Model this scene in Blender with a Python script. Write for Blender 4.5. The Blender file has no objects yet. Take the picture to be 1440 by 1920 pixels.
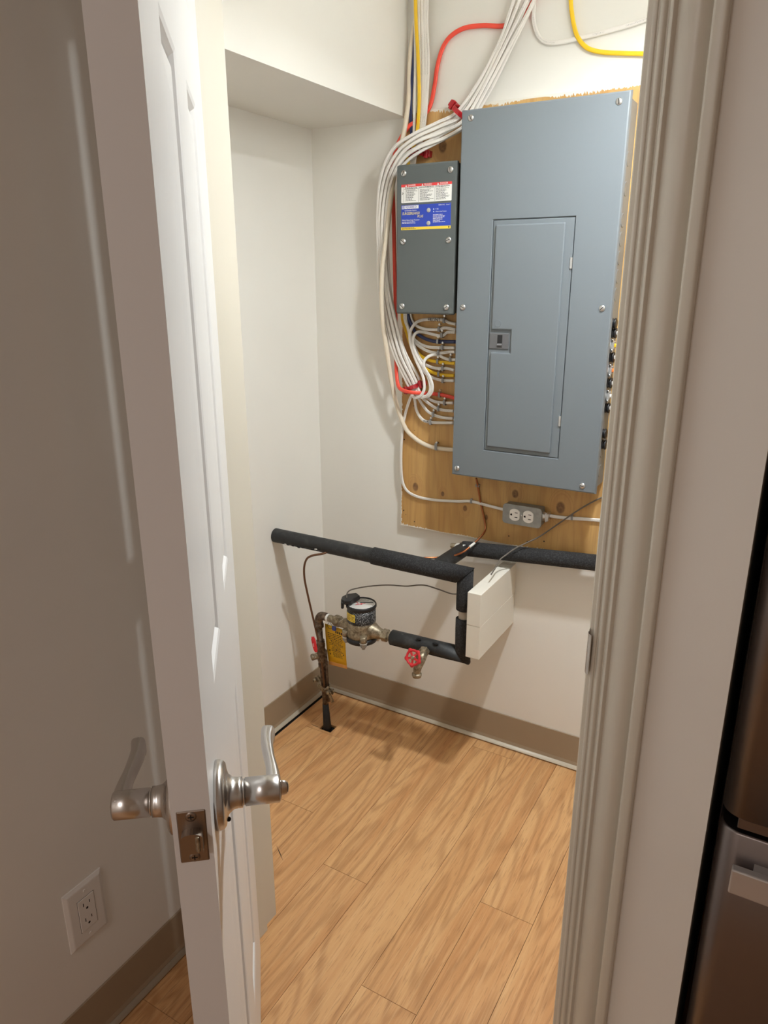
import bpy, bmesh, math, random
from mathutils import Vector, Matrix
random.seed(7)
S = bpy.context.scene
COL = S.collection
pi = math.pi

# ------------------------------------------------------------------ camera
CAM_H = 1.37
F_PX, YAW, PITCH, ROLL = 1365.52, 0.528441, 0.309570, -0.001678
cf = Vector((-math.sin(YAW)*math.cos(PITCH), math.cos(YAW)*math.cos(PITCH), -math.sin(PITCH)))
cr0 = Vector((math.cos(YAW), math.sin(YAW), 0)); cu0 = cr0.cross(cf)
cr = cr0*math.cos(ROLL) + cu0*math.sin(ROLL); cu = -cr0*math.sin(ROLL) + cu0*math.cos(ROLL)
camd = bpy.data.cameras.new('camera'); cam = bpy.data.objects.new('camera', camd); COL.objects.link(cam)
cam.matrix_world = Matrix(((cr.x, cu.x, -cf.x, 0), (cr.y, cu.y, -cf.y, 0), (cr.z, cu.z, -cf.z, CAM_H), (0, 0, 0, 1)))
camd.sensor_fit = 'VERTICAL'; camd.sensor_height = 24; camd.lens = 24*F_PX/1920
camd.clip_start = 0.02
S.camera = cam
S.view_settings.view_transform = 'Standard'; S.view_settings.look = 'None'
S.view_settings.gamma = 1; S.view_settings.use_curve_mapping = False
S.view_settings.exposure = 0.0
S.cycles.use_denoising = True
S.cycles.max_bounces = 10; S.cycles.diffuse_bounces = 7

# ------------------------------------------------------------------ world and lamps
W = bpy.data.worlds.new('world'); S.world = W; W.use_nodes = True
W.node_tree.nodes['Background'].inputs[0].default_value = (0.9, 0.88, 0.9, 1)
W.node_tree.nodes['Background'].inputs[1].default_value = 0.02
LAMP = Vector((-0.21, 1.29, 2.03))
LDIR = Vector((0.06, -0.03, -1)).normalized()      # flush lamp under the low closet ceiling
ld = bpy.data.lights.new('closet_lamp_light', 'AREA'); ld.shape = 'DISK'; ld.size = 0.085; ld.spread = math.radians(162); ld.energy = 16.2; ld.color = (0.94, 0.985, 1.0)
lo = bpy.data.objects.new('closet_lamp_light', ld); lo.location = LAMP; lo.rotation_mode = 'QUATERNION'; lo.rotation_quaternion = LDIR.to_track_quat('-Z', 'Y'); COL.objects.link(lo)
HFILL = (-0.35, -1.5, 2.40)  # fill lamp added behind the camera to light the dim hall
hd = bpy.data.lights.new('hall_fill_light', 'AREA'); hd.shape = 'DISK'; hd.size = 0.45; hd.energy = 14.5; hd.color = (1.0, 0.93, 0.92)
ho = bpy.data.objects.new('hall_fill_light', hd); ho.location = (HFILL[0], HFILL[1], HFILL[2]-.05); COL.objects.link(ho)

# ------------------------------------------------------------------ picture ray -> point on a real plane
def ray(x, y): return cr*((x-720)/F_PX) - cu*((y-960)/F_PX) + cf
def onY(x, y, Y): d = ray(x, y); return d*(Y/d.y) + Vector((0, 0, CAM_H))
def onX(x, y, X): d = ray(x, y); return d*(X/d.x) + Vector((0, 0, CAM_H))

# ------------------------------------------------------------------ materials
def mat(name, col, rough=0.5, metal=0.0, spec=0.5, emis=None):
    m = bpy.data.materials.new(name); m.use_nodes = True
    b = m.node_tree.nodes['Principled BSDF']
    b.inputs['Base Color'].default_value = (*col, 1); b.inputs['Roughness'].default_value = rough
    b.inputs['Metallic'].default_value = metal; b.inputs['Specular IOR Level'].default_value = spec
    if emis:
        b.inputs['Emission Color'].default_value = (*col, 1); b.inputs['Emission Strength'].default_value = emis
    return m
class N:
    """tiny node-graph helper"""
    def __init__(s, m): s.t = m.node_tree; s.b = s.t.nodes['Principled BSDF']
    def n(s, typ, **k):
        nd = s.t.nodes.new(typ)
        for a, v in k.items(): setattr(nd, a, v)
        return nd
    def l(s, a, b): s.t.links.new(a, b)
    def coord(s, kind='Object', scale=(1, 1, 1), loc=(0, 0, 0), extra=None):
        tc = s.n('ShaderNodeTexCoord'); mp = s.n('ShaderNodeMapping')
        mp.inputs['Scale'].default_value = scale; mp.inputs['Location'].default_value = loc
        if extra is not None:
            ad = s.n('ShaderNodeVectorMath', operation='ADD'); s.l(tc.outputs[kind], ad.inputs[0]); s.l(extra, ad.inputs[1]); s.l(ad.outputs[0], mp.inputs[0])
        else: s.l(tc.outputs[kind], mp.inputs[0])
        return mp.outputs[0]
    def noise(s, v, scale, detail=2, rough=0.5):
        t = s.n('ShaderNodeTexNoise'); t.inputs['Scale'].default_value = scale; t.inputs['Detail'].default_value = detail; t.inputs['Roughness'].default_value = rough
        s.l(v, t.inputs['Vector']); return t.outputs['Fac']
    def math(s, op, a, b=None, c=None, clamp=False):
        m = s.n('ShaderNodeMath', operation=op); m.use_clamp = clamp
        for i, x in enumerate((a, b, c)):
            if x is None: continue
            if isinstance(x, (int, float)): m.inputs[i].default_value = x
            else: s.l(x, m.inputs[i])
        return m.outputs[0]
    def rng(s, v, a, b, c=0, d=1):
        m = s.n('ShaderNodeMapRange'); s.l(v, m.inputs[0])
        for i, x in enumerate((a, b, c, d)): m.inputs[i+1].default_value = x
        return m.outputs[0]
    def mix(s, f, a, b):
        m = s.n('ShaderNodeMix', data_type='RGBA')
        if isinstance(f, (int, float)): m.inputs[0].default_value = f
        else: s.l(f, m.inputs[0])
        for i, x in ((6, a), (7, b)):
            if isinstance(x, tuple): m.inputs[i].default_value = (*x, 1)
            else: s.l(x, m.inputs[i])
        return m.outputs[2]
    def bump(s, h, strength=0.2, dist=0.001):
        b = s.n('ShaderNodeBump'); b.inputs['Strength'].default_value = strength; b.inputs['Distance'].default_value = dist
        s.l(h, b.inputs['Height']); s.l(b.outputs[0], s.b.inputs['Normal'])
    def col(s, c): s.l(c, s.b.inputs['Base Color'])

def paint(name, col, rough, scale=180, strength=0.12, var=0.03):
    m = mat(name, col, rough); g = N(m); v = g.coord('Object')
    n = g.noise(v, scale, 3); g.bump(n, strength, 0.0008)
    big = g.noise(v, 2.5, 3)
    g.col(g.mix(g.rng(big, 0.3, 0.7), tuple(c*(1-var) for c in col), tuple(min(1, c*(1+var)) for c in col)))
    return m
M = {}
M['wall'] = paint('wall_paint', (0.79, 0.775, 0.73), 0.6)
M['ceil'] = paint('ceiling_paint', (0.85, 0.84, 0.80), 0.75)
M['trim'] = paint('trim_paint', (0.60, 0.565, 0.485), 0.35, 90, 0.05)
M['door'] = paint('door_paint', (0.71, 0.705, 0.70), 0.38, 60, 0.04, 0.01)
M['cove'] = paint('cove_vinyl', (0.33, 0.255, 0.175), 0.42, 60, 0.03)
M['toelit'] = mat('cove_toe_lit', (0.56, 0.50, 0.40), 0.4)  # paler than the band: light on the upturned toe put into the colour
M['boardpaint'] = paint('board_paint', (0.79, 0.75, 0.665), 0.5, 120, 0.25)
M['grey'] = mat('panel_grey', (0.160, 0.183, 0.203), 0.40)
g = N(M['grey']); g.bump(g.noise(g.coord('Object'), 700, 2), 0.06, 0.0004)
M['greyd'] = mat('surge_grey', (0.098, 0.112, 0.112), 0.45)
g = N(M['greyd']); g.bump(g.noise(g.coord('Object'), 700, 2), 0.06, 0.0004)
M['latchgrey'] = mat('latch_grey', (0.12, 0.12, 0.125), 0.5)
M['steel'] = mat('zinc_steel', (0.72, 0.72, 0.72), 0.28, 1)
M['staple'] = mat('staple_grey', (0.30, 0.30, 0.30), 0.5)
M['boxsteel'] = mat('galvanised_steel', (0.36, 0.37, 0.36), 0.5, 0.75)
g = N(M['boxsteel']); g.col(g.mix(g.noise(g.coord('Object'), 60, 4), (0.26, 0.27, 0.26), (0.46, 0.47, 0.46)))
M['nickel'] = mat('satin_nickel', (0.58, 0.55, 0.52), 0.27, 1)
g = N(M['nickel']); g.b.inputs['Anisotropic'].default_value = .75; tn = g.n('ShaderNodeTangent', direction_type='RADIAL', axis='Y'); g.l(tn.outputs[0], g.b.inputs['Tangent'])
M['bronze'] = mat('worn_latch', (0.30, 0.25, 0.21), 0.42, 1)
M['dark'] = mat('dark_void', (0.008, 0.008, 0.008), 0.9)
M['black'] = mat('black_plastic', (0.014, 0.014, 0.016), 0.45)
M['blackprint'] = mat('black_print', (0.02, 0.02, 0.02), 0.6)
M['plug'] = mat('outlet_white', (0.82, 0.80, 0.77), 0.35)
M['plate'] = mat('plate_white', (0.745, 0.715, 0.675), 0.35)
M['labelwhite'] = mat('label_white', (0.85, 0.85, 0.83), 0.4)
M['labelred'] = mat('label_red', (0.72, 0.05, 0.05), 0.4)
M['labelblue'] = mat('label_blue', (0.025, 0.06, 0.42), 0.4)
M['labelyellow'] = mat('label_yellow', (0.85, 0.62, 0.06), 0.4)
M['printwhite'] = mat('white_print', (0.85, 0.85, 0.85), 0.5)
M['printyellow'] = mat('yellow_print', (0.9, 0.75, 0.3), 0.5)
M['foam'] = mat('foam_sleeve', (0.022, 0.022, 0.024), 0.85)
g = N(M['foam']); v = g.coord('Object')
g.bump(g.noise(v, 420, 4, 0.7), 0.9, 0.002)
g.col(g.mix(g.rng(g.noise(v, 300, 3), 0.45, 0.75), (0.014, 0.014, 0.015), (0.055, 0.055, 0.06)))
M['foamold'] = mat('foam_sleeve_smooth', (0.02, 0.02, 0.022), 0.55)
g = N(M['foamold']); v = g.coord('Object')
g.col(g.mix(g.rng(g.noise(v, 35, 5, 0.7), 0.5, 0.8), (0.016, 0.017, 0.018), (0.07, 0.07, 0.07))); g.bump(g.noise(v, 250, 3), 0.25, 0.001)
M['copper'] = mat('copper_wire', (0.42, 0.16, 0.07), 0.35, 1)
M['copper_old'] = mat('tarnished_copper', (0.17, 0.085, 0.045), 0.5, 0.55)
M['pipe'] = mat('tarnished_pipe', (0.10, 0.065, 0.045), 0.55, 0.35)
g = N(M['pipe']); v = g.coord('Object')
g.col(g.mix(g.rng(g.noise(v, 90, 5, 0.7), 0.4, 0.75), (0.055, 0.033, 0.022), (0.30, 0.22, 0.15))); g.bump(g.noise(v, 200, 3), 0.4, 0.001)
M['brass'] = mat('aged_brass', (0.33, 0.27, 0.17), 0.42, 0.6)
g = N(M['brass']); v = g.coord('Object')
g.col(g.mix(g.rng(g.noise(v, 110, 5, 0.7), 0.35, 0.7), (0.16, 0.12, 0.075), (0.50, 0.43, 0.31))); g.bump(g.noise(v, 260, 3), 0.4, 0.001)
M['brasspipe'] = mat('bare_pipe', (0.50, 0.45, 0.38), 0.4, 0.3)
M['pvcwhite'] = mat('thread_tape', (0.8, 0.79, 0.75), 0.5)
M['register'] = mat('speckled_register', (0.015, 0.015, 0.017), 0.4)
g = N(M['register']); v = g.coord('Object')
vo = g.n('ShaderNodeTexVoronoi'); vo.inputs['Scale'].default_value = 420; g.l(v, vo.inputs['Vector'])
f = g.math('MULTIPLY', g.rng(vo.outputs['Distance'], 0.22, 0.33, 1, 0), g.rng(g.noise(v, 55, 2), 0.32, 0.48))
g.col(g.mix(f, (0.013, 0.013, 0.015), (0.7, 0.7, 0.7)))
M['glass'] = mat('register_lens', (0.9, 0.9, 0.9), 0.08)
M['glass'].node_tree.nodes['Principled BSDF'].inputs['Transmission Weight'].default_value = 1
M['dial'] = mat('dial_face', (0.72, 0.70, 0.67), 0.4)
M['red'] = mat('red_paint', (0.62, 0.025, 0.035), 0.35)
M['strapred'] = mat('red_strap_plastic', (0.36, 0.009, 0.014), 0.35)
M['tag'] = mat('yellow_tag', (0.80, 0.47, 0.015), 0.5)
M['tagorange'] = mat('orange_tag_end', (0.80, 0.40, 0.12), 0.5)
M['sealblue'] = mat('blue_seal', (0.06, 0.11, 0.42), 0.35)
M['fridge'] = mat('brushed_steel', (0.20, 0.17, 0.16), 0.36, 1)
g = N(M['fridge']); g.bump(g.noise(g.coord('Object', (2, 2, 500)), 1.0, 2), 0.04, 0.0004)
M['fridgeside'] = mat('fridge_dark_side', (0.03, 0.028, 0.028), 0.5)
M['fridgehandle'] = mat('fridge_handle_steel', (0.52, 0.50, 0.49), 0.38, .6)
M['bulb'] = mat('bulb_glass', (1, 0.95, 0.85), 0.3)
M['porcelain'] = mat('porcelain', (0.8, 0.8, 0.78), 0.25)
M['subfloor'] = mat('subfloor_dark', (0.012, 0.011, 0.010), 0.9)

def jacket(name, col, col2=None, rough=0.42, printed=False):
    m = mat(name, col, rough); g = N(m)
    if printed:
        tc = g.n('ShaderNodeTexCoord'); sp = g.n('ShaderNodeSeparateXYZ'); g.l(tc.outputs['UV'], sp.inputs[0])
        u, v = sp.outputs[0], sp.outputs[1]
        cmb = g.n('ShaderNodeCombineXYZ'); g.l(g.math('MULTIPLY', u, 420.0), cmb.inputs[0]); g.l(g.math('MULTIPLY', v, 60.0), cmb.inputs[1])
        fine = g.rng(g.noise(cmb.outputs[0], 1.0, 1), 0.50, 0.56)
        cmb2 = g.n('ShaderNodeCombineXYZ'); g.l(g.math('MULTIPLY', u, 9.0), cmb2.inputs[0])
        words = g.rng(g.noise(cmb2.outputs[0], 1.0, 1), 0.50, 0.53)
        band = g.math('LESS_THAN', g.math('ABSOLUTE', g.math('SUBTRACT', v, 0.25)), 0.055)
        k = g.math('MULTIPLY', g.math('MULTIPLY', fine, words), g.math('MULTIPLY', band, 0.42))
        g.col(g.mix(k, col, (0.06, 0.06, 0.07)))
    return m
M['cw'] = jacket('cable_white', (0.80, 0.77, 0.73), printed=True)
M['cc'] = jacket('cable_cream', (0.74, 0.65, 0.52))
M['cy'] = jacket('cable_yellow', (0.83, 0.52, 0.015))
M['cn'] = jacket('cable_navy', (0.014, 0.022, 0.09))
M['cr'] = jacket('cable_red', (0.80, 0.075, 0.045))
M['co'] = jacket('cable_orange', (0.85, 0.22, 0.05))
M['cg'] = jacket('wire_grey', (0.15, 0.13, 0.11), rough=0.5)

def wood_floor():
    m = mat('laminate_oak', (0.5, 0.3, 0.15), 0.42); g = N(m)
    oi = g.n('ShaderNodeObjectInfo'); cb = g.n('ShaderNodeCombineXYZ')
    g.l(g.math('MULTIPLY', oi.outputs['Random'], 37.0), cb.inputs[0]); g.l(g.math('MULTIPLY', oi.outputs['Random'], 91.0), cb.inputs[1])
    v = g.coord('Object', (1, 1, 1), extra=cb.outputs[0])
    def sc(x, y):
        mp = g.n('ShaderNodeMapping'); mp.inputs['Scale'].default_value = (x, y, 1); g.l(v, mp.inputs[0]); return mp.outputs[0]
    big = g.noise(sc(6.0, .75), 1.0, 2, 0.40)
    rings = g.math('SINE', g.math('MULTIPLY', big, 135.0))
    rings = g.math('POWER', g.rng(rings, -0.3, 1.0), 1.6)
    soft = g.noise(sc(19, .8), 1.0, 3)
    streak = g.noise(sc(170, 4.5), 1.0, 4, 0.65)
    pores = g.rng(g.noise(sc(330, 17), 1.0, 3, .6), 0.55, 0.66)
    c = g.mix(g.rng(soft, 0.33, 0.68), (0.54, 0.262, 0.100), (0.68, 0.400, 0.180))
    c = g.mix(g.math('MULTIPLY', rings, 0.55), c, (0.38, 0.18, 0.065))
    c = g.mix(g.math('MULTIPLY', g.rng(streak, 0.48, 0.66), 0.36), c, (0.76, 0.485, 0.25))
    c = g.mix(g.math('MULTIPLY', pores, 0.5), c, (0.30, 0.14, 0.05))
    g.col(c); g.bump(streak, 0.12, 0.0006)
    return m
M['floor'] = wood_floor()

def spots(g, sx, sz, pts):
    """max mask of soft elliptical spots, pts = (x, z, rx, rz)"""
    out = None
    for (x, z, rx, rz) in pts:
        a = g.math('DIVIDE', g.math('SUBTRACT', sx, x), rx); b = g.math('DIVIDE', g.math('SUBTRACT', sz, z), rz)
        d = g.math('ADD', g.math('MULTIPLY', a, a), g.math('MULTIPLY', b, b))
        k = g.rng(d, 0.5, 1.1, 1, 0)
        out = k if out is None else g.math('MAXIMUM', out, k)
    return out

# ------------------------------------------------------------------ mesh helpers
OFF = {}
def setp(o, label=None, cat=None, group=None, kind=None):
    if label: o['label'] = label
    if cat: o['category'] = cat
    if group: o['group'] = group
    if kind: o['kind'] = kind
    return o
def thing(name, loc, label, cat, group=None, rotz=0):
    o = bpy.data.objects.new(name, None); COL.objects.link(o); o.location = loc; o.rotation_euler = (0, 0, rotz)
    o.empty_display_size = 0.05
    OFF[o.name] = Vector(loc)
    return setp(o, label, cat, group)

class B:
    def __init__(s): s.bm = bmesh.new(); s.uv = s.bm.loops.layers.uv.new('UVMap')
    def _add(s, vs, fs, smooth=False, bevel=0, seg=2):
        if bevel:
            t = bmesh.new(); bv = [t.verts.new(v) for v in vs]
            for f in fs: t.faces.new([bv[i] for i in f])
            bmesh.ops.recalc_face_normals(t, faces=t.faces)
            bmesh.ops.bevel(t, geom=[e for e in t.edges], offset=bevel, segments=seg, affect='EDGES', profile=0.5)
            t.verts.index_update(); vs = [v.co.copy() for v in t.verts]; fs = [[v.index for v in f.verts] for f in t.faces]; t.free()
        bv = [s.bm.verts.new(v) for v in vs]; out = []
        for f in fs:
            try: fc = s.bm.faces.new([bv[i] for i in f])
            except ValueError: continue
            fc.smooth = smooth; out.append(fc)
        return out
    def box(s, a, b, bevel=0, seg=2, M4=None):
        x0, y0, z0 = a; x1, y1, z1 = b
        vs = [Vector(p) for p in ((x0,y0,z0),(x1,y0,z0),(x1,y1,z0),(x0,y1,z0),(x0,y0,z1),(x1,y0,z1),(x1,y1,z1),(x0,y1,z1))]
        if M4: vs = [M4 @ v for v in vs]
        s._add(vs, [(0,3,2,1),(4,5,6,7),(0,1,5,4),(1,2,6,5),(2,3,7,6),(3,0,4,7)], False, bevel, seg); return s
    def frame(s, p0, p1):
        d = (Vector(p1)-Vector(p0)); L = d.length; d.normalize()
        a = Vector((0, 0, 1)) if abs(d.z) < 0.9 else Vector((1, 0, 0))
        u = d.cross(a).normalized(); w = d.cross(u); return d, u, w, L
    def lathe(s, p0, p1, prof, seg=20, smooth=True, cap=True, sx=1, ang=0):
        """prof = [(t along axis in metres, radius)]"""
        d, u, w, L = s.frame(p0, p1); p0 = Vector(p0); vs = []; fs = []
        for (t, r) in prof:
            for k in range(seg):
                a = 2*pi*k/seg + ang; vs.append(p0 + d*t + u*(r*math.cos(a)*sx) + w*(r*math.sin(a)))
        for i in range(len(prof)-1):
            for k in range(seg):
                k2 = (k+1) % seg; fs.append((i*seg+k, i*seg+k2, (i+1)*seg+k2, (i+1)*seg+k))
        s._add(vs, fs, smooth)
        if cap:
            n = (len(prof)-1)*seg
            s._add([vs[k] for k in range(seg)], [tuple(range(seg-1, -1, -1))]); s._add([vs[n+k] for k in range(seg)], [tuple(range(seg))])
        return s
    def cyl(s, p0, p1, r, seg=20, r2=None, bevel=0):
        L = (Vector(p1)-Vector(p0)).length; r2 = r if r2 is None else r2
        if bevel: prof = [(0, r-bevel), (bevel*.3, r-bevel*.3), (bevel, r), (L-bevel, r2), (L-bevel*.3, r2-bevel*.3), (L, r2-bevel)]
        else: prof = [(0, r), (L, r2)]
        if bevel: return s.lathe(p0, p1, prof, seg)
        return s.lathe(p0, p1, prof, seg)
    def hexnut(s, p0, p1, r, ang=0): return s.lathe(p0, p1, [(0, r*.93), (0.0015, r), ((Vector(p1)-Vector(p0)).length-.0015, r), ((Vector(p1)-Vector(p0)).length, r*.93)], 6, False, True, 1, ang)
    def prism(s, outline, depth, M4=None, bevel=0, smooth=False):
        """outline [(x, y)] in local xy, extruded along z"""
        n = len(outline); M4 = M4 or Matrix()
        vs = [M4 @ Vector((x, y, 0)) for x, y in outline] + [M4 @ Vector((x, y, depth)) for x, y in outline]
        fs = [tuple(range(n-1, -1, -1)), tuple(range(n, 2*n))] + [(i, (i+1) % n, n+(i+1) % n, n+i) for i in range(n)]
        s._add(vs, fs, smooth, bevel); return s
    def sweep(s, pts, prof, normal=Vector((0, -1, 0)), cap=True, smooth=True, scale=None, closed_prof=True):
        """sweep profile [(side, out)] along pts; 'out' tends to the given normal"""
        n = len(pts); m = len(prof); vs = []; L = 0; us = []
        for i, p in enumerate(pts):
            t = (pts[min(i+1, n-1)] - pts[max(i-1, 0)]).normalized()
            nn = normal(i/(n-1)) if callable(normal) else normal
            o = (nn - t*nn.dot(t))
            if o.length < 1e-4: o = Vector((0, 0, 1)) - t*t.z
            o.normalize(); sd = t.cross(o)
            k = scale(i/(n-1)) if scale else 1
            if not isinstance(k, tuple): k = (k, k)
            if i: L += (p-pts[i-1]).length
            us.append(L)
            for a, b in prof: vs.append(p + sd*a*k[0] + o*b*k[1])
        rng_ = m if closed_prof else m-1
        fs = []; uvs = []
        for i in range(n-1):
            for j in range(rng_):
                j2 = (j+1) % m; fs.append((i*m+j, i*m+j2, (i+1)*m+j2, (i+1)*m+j)); uvs.append(((us[i], j/m), (us[i], (j+1)/m), (us[i+1], (j+1)/m), (us[i+1], j/m)))
        for fc, q in zip(s._add(vs, fs, smooth), uvs):
            for lp, c in zip(fc.loops, q): lp[s.uv].uv = c
        if cap and closed_prof:
            s._add(vs[:m], [tuple(range(m-1, -1, -1))]); s._add(vs[-m:], [tuple(range(m))])
        return s
    def sphere(s, c, r, seg=14, ring=8, sc=(1, 1, 1)):
        vs = []; fs = []; c = Vector(c)
        for i in range(ring+1):
            th = pi*i/ring
            for k in range(seg):
                a = 2*pi*k/seg; vs.append(c + Vector((r*sc[0]*math.sin(th)*math.cos(a), r*sc[1]*math.sin(th)*math.sin(a), r*sc[2]*math.cos(th))))
        for i in range(ring):
            for k in range(seg): fs.append((i*seg+k, i*seg+(k+1) % seg, (i+1)*seg+(k+1) % seg, (i+1)*seg+k))
        s._add(vs, fs, True); return s
    def quad(s, pts): s._add([Vector(p) for p in pts], [tuple(range(len(pts)))]); return s
    def build(s, name, m, parent=None, local=False, weld=True):
        if weld: bmesh.ops.remove_doubles(s.bm, verts=s.bm.verts, dist=1e-6)
        bmesh.ops.recalc_face_normals(s.bm, faces=s.bm.faces)
        if parent is not None: off = Vector() if local else OFF[parent.name]
        else:
            cs = [v.co for v in s.bm.verts]
            off = Vector(((min(c.x for c in cs)+max(c.x for c in cs))/2, (min(c.y for c in cs)+max(c.y for c in cs))/2, min(c.z for c in cs)))
        bmesh.ops.translate(s.bm, verts=s.bm.verts, vec=-off)
        me = bpy.data.meshes.new(name); s.bm.to_mesh(me); s.bm.free()
        me.materials.append(M[m] if isinstance(m, str) else m)
        o = bpy.data.objects.new(name, me); COL.objects.link(o)
        if parent is not None: o.parent = parent; OFF[o.name] = off
        else: o.location = off; OFF[o.name] = off
        return o
def struct(o, label=None): o['kind'] = 'structure'; return o

def spline(P, n=10):
    """Catmull-Rom through points"""
    P = [Vector(p) for p in P]; Q = [P[0]*2-P[1]] + P + [P[-1]*2-P[-2]]; out = []
    for i in range(1, len(Q)-2):
        a, b, c, d = Q[i-1:i+3]
        # centripetal-ish: clamp tangents by segment length
        L = (c-b).length
        t1 = (c-a); t2 = (d-b)
        t1 = t1.normalized()*min(t1.length/2, L) if t1.length else t1; t2 = t2.normalized()*min(t2.length/2, L) if t2.length else t2
        for k in range(n):
            t = k/n; t_2 = t*t; t_3 = t_2*t
            out.append(b*(2*t_3-3*t_2+1) + t1*(t_3-2*t_2+t) + c*(-2*t_3+3*t_2) + t2*(t_3-t_2))
    out.append(P[-1]); return out
def oval(w, t, n=16, groove=0.18):
    pr = []
    for k in range(n):
        a = 2*pi*k/n; x = math.cos(a); y = math.sin(a)
        y = math.copysign(abs(y)**0.75, y)*(1-groove*math.exp(-(x/0.28)**2))
        pr.append((x*w/2, y*t/2))
    return pr
def circ(r, n=10): return [(r*math.cos(2*pi*k/n), r*math.sin(2*pi*k/n)) for k in range(n)]

def text(name, s, size, org, right, up, m, parent, align='LEFT', sx=1.0, shear=0.0, local=False, lift=0.0004):
    cu_ = bpy.data.curves.new(name, 'FONT'); cu_.body = s; cu_.size = size; cu_.align_x = align; cu_.align_y = 'CENTER'; cu_.shear = shear; cu_.resolution_u = 2; cu_.extrude = 0.00008
    t = bpy.data.objects.new(name+'_tmp', cu_); COL.objects.link(t)
    bpy.context.view_layer.update()
    me = bpy.data.meshes.new_from_object(t.evaluated_get(bpy.context.evaluated_depsgraph_get()))
    bpy.data.objects.remove(t); bpy.data.curves.remove(cu_)
    r = Vector(right).normalized(); u = Vector(up).normalized(); nz = r.cross(u)
    off = Vector() if local else OFF[parent.name]
    org = Vector(org) + nz*lift - off
    for v in me.vertices: v.co = org + r*v.co.x*sx + u*v.co.y + nz*v.co.z
    me.materials.clear(); me.materials.append(M[m])
    o = bpy.data.objects.new(name, me); COL.objects.link(o); o.parent = parent; OFF[o.name] = off
    return o

# ================================================================== SETTING
XL, YB = -1.31, 1.845          # closet left wall, closet back wall
XR = -0.13                     # closet right wall (inside)
YH, YC = 0.88, 0.994           # door wall: hall face, closet face
XJ, XJR = -0.865, -0.2005       # door jambs
XH = -0.98                     # hall left wall
ZC = 2.075; ZH = 2.40           # closet / hall ceilings
YE = -2.2; XE = 2.0

def wallbox(name, a, b, m='wall'): return struct(B().box(a, b).build(name, m))
wallbox('wall_closet_left', (XL-.1, YC, -.02), (XL, YB, ZH))
wallbox('wall_closet_back', (XL-.1, YB, -.02), (-0.03, YB+.1, ZH))
wallbox('wall_closet_right', (XR, YC, -.02), (-0.03, YB, ZH))
wallbox('wall_bulkhead', (XL, YC, 1.7665), (-1.0065, YB, ZC))
o = B()
o.box((XL-.1, YH, -.02), (XJ-.02, YC, ZH)); o.box((XJR+.02, YH, -.02), (-0.030, YC, ZH), 0); o.box((XJ-.02, YH, 2.055), (XJR+.02, YC, ZH))
struct(o.build('wall_door_side', 'wall'))
wallbox('wall_hall_left', (XH-.1, YE, -.02), (XH, YH, ZH))
wallbox('wall_hall_rear', (XH-.1, YE-.1, -.02), (XE+.1, YE, ZH))
wallbox('wall_hall_right', (XE, YE, -.02), (XE+.1, 1.75, ZH))
wallbox('wall_alcove', (-0.03, 1.65, -.02), (XE, 1.75, ZH))
wallbox('ceiling_closet', (XL, YC, ZC), (XR, YB, ZC+.05), 'ceil')
wallbox('ceiling', (XH-.1, YE-.1, ZH), (XE+.1, YB+.1, ZH+.1), 'ceil')
# floor: dark underlay + laminate planks, each a piece of its own
floor = B().box((XL-.1, YE, -.03), (XE, YB+.05, -.0085)).build('floor', 'subfloor'); struct(floor)
PW, X0 = 0.1265, -0.985
joints = {-3: 0.62, -2: 1.62, -1: 1.305, 0: 0.698, 1: 1.170, 2: 1.791, 3: 0.943, 4: 1.258, 5: 0.78, 6: 1.45}
hole = (-1.193, -1.150, 1.630, 1.667)     # cut-out around the pipe
def plank(x0, x1, y0, y1, cut=False):
    b = B(); e = 0.00045
    x0 += e; x1 -= e; y0 += e; y1 -= e
    if not cut: b.box((x0, y0, -.008), (x1, y1, 0))
    else:
        hx0, hx1, hy0, hy1 = hole
        for (a0, a1, c0, c1) in ((x0, x1, y0, hy0), (x0, x1, hy1, y1), (x0, hx0, hy0, hy1), (hx1, x1, hy0, hy1)):
            if a1-a0 > .002 and c1-c0 > .002: b.box((a0, c0, -.008), (a1, c1, 0))
    o = b.build('plank', 'floor', floor, weld=False)
    # give each plank its own origin so the grain differs from plank to plank
    c = Vector(((x0+x1)/2, (y0+y1)/2, 0)); l = c - OFF[floor.name]
    for v in o.data.vertices: v.co -= l
    o.location = l
for k in range(-3, 24):
    xa, xb = X0+PW*k, X0+PW*(k+1)
    xa = max(xa, XL+.021) if k < 0 else xa; xb = min(xb, XE-.005)
    if xb - xa < 0.01: continue
    j = joints.get(k, 0.3+((k*0.437) % 1.2))
    ys = [j]
    while ys[0] > YE: ys.insert(0, ys[0]-1.22)
    while ys[-1] < YB: ys.append(ys[-1]+1.22)
    for y0, y1 in zip(ys[:-1], ys[1:]):
        lo_ = YC-.1 if xb < XH else YE+.004
        y0 = max(y0, lo_); y1 = min(y1, (YB-.004) if k <= 6 else 1.64)
        if y1-y0 < .01: continue
        plank(xa, xb, y0, y1, xa < hole[1] and xb > hole[0] and y0 < hole[2] and y1 > hole[3])

# a crack in one plank and the saw cut beside the pipe hole
for (a, c_) in (((-.996, 1.161), (-.949, 1.128)), ((-1.233, 1.637), (-1.192, 1.634))):
    a = Vector((*a, .0002)); c_ = Vector((*c_, .0002)); w_ = Vector((-(c_-a).y, (c_-a).x, 0)).normalized()*.0011
    b = B(); b.prism([(a.x, a.y), ((a+c_).x/2-w_.x, (a+c_).y/2-w_.y), (c_.x, c_.y), ((a+c_).x/2+w_.x, (a+c_).y/2+w_.y)], .0003); b.build('floor_crack', 'subfloor', floor)
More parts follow.
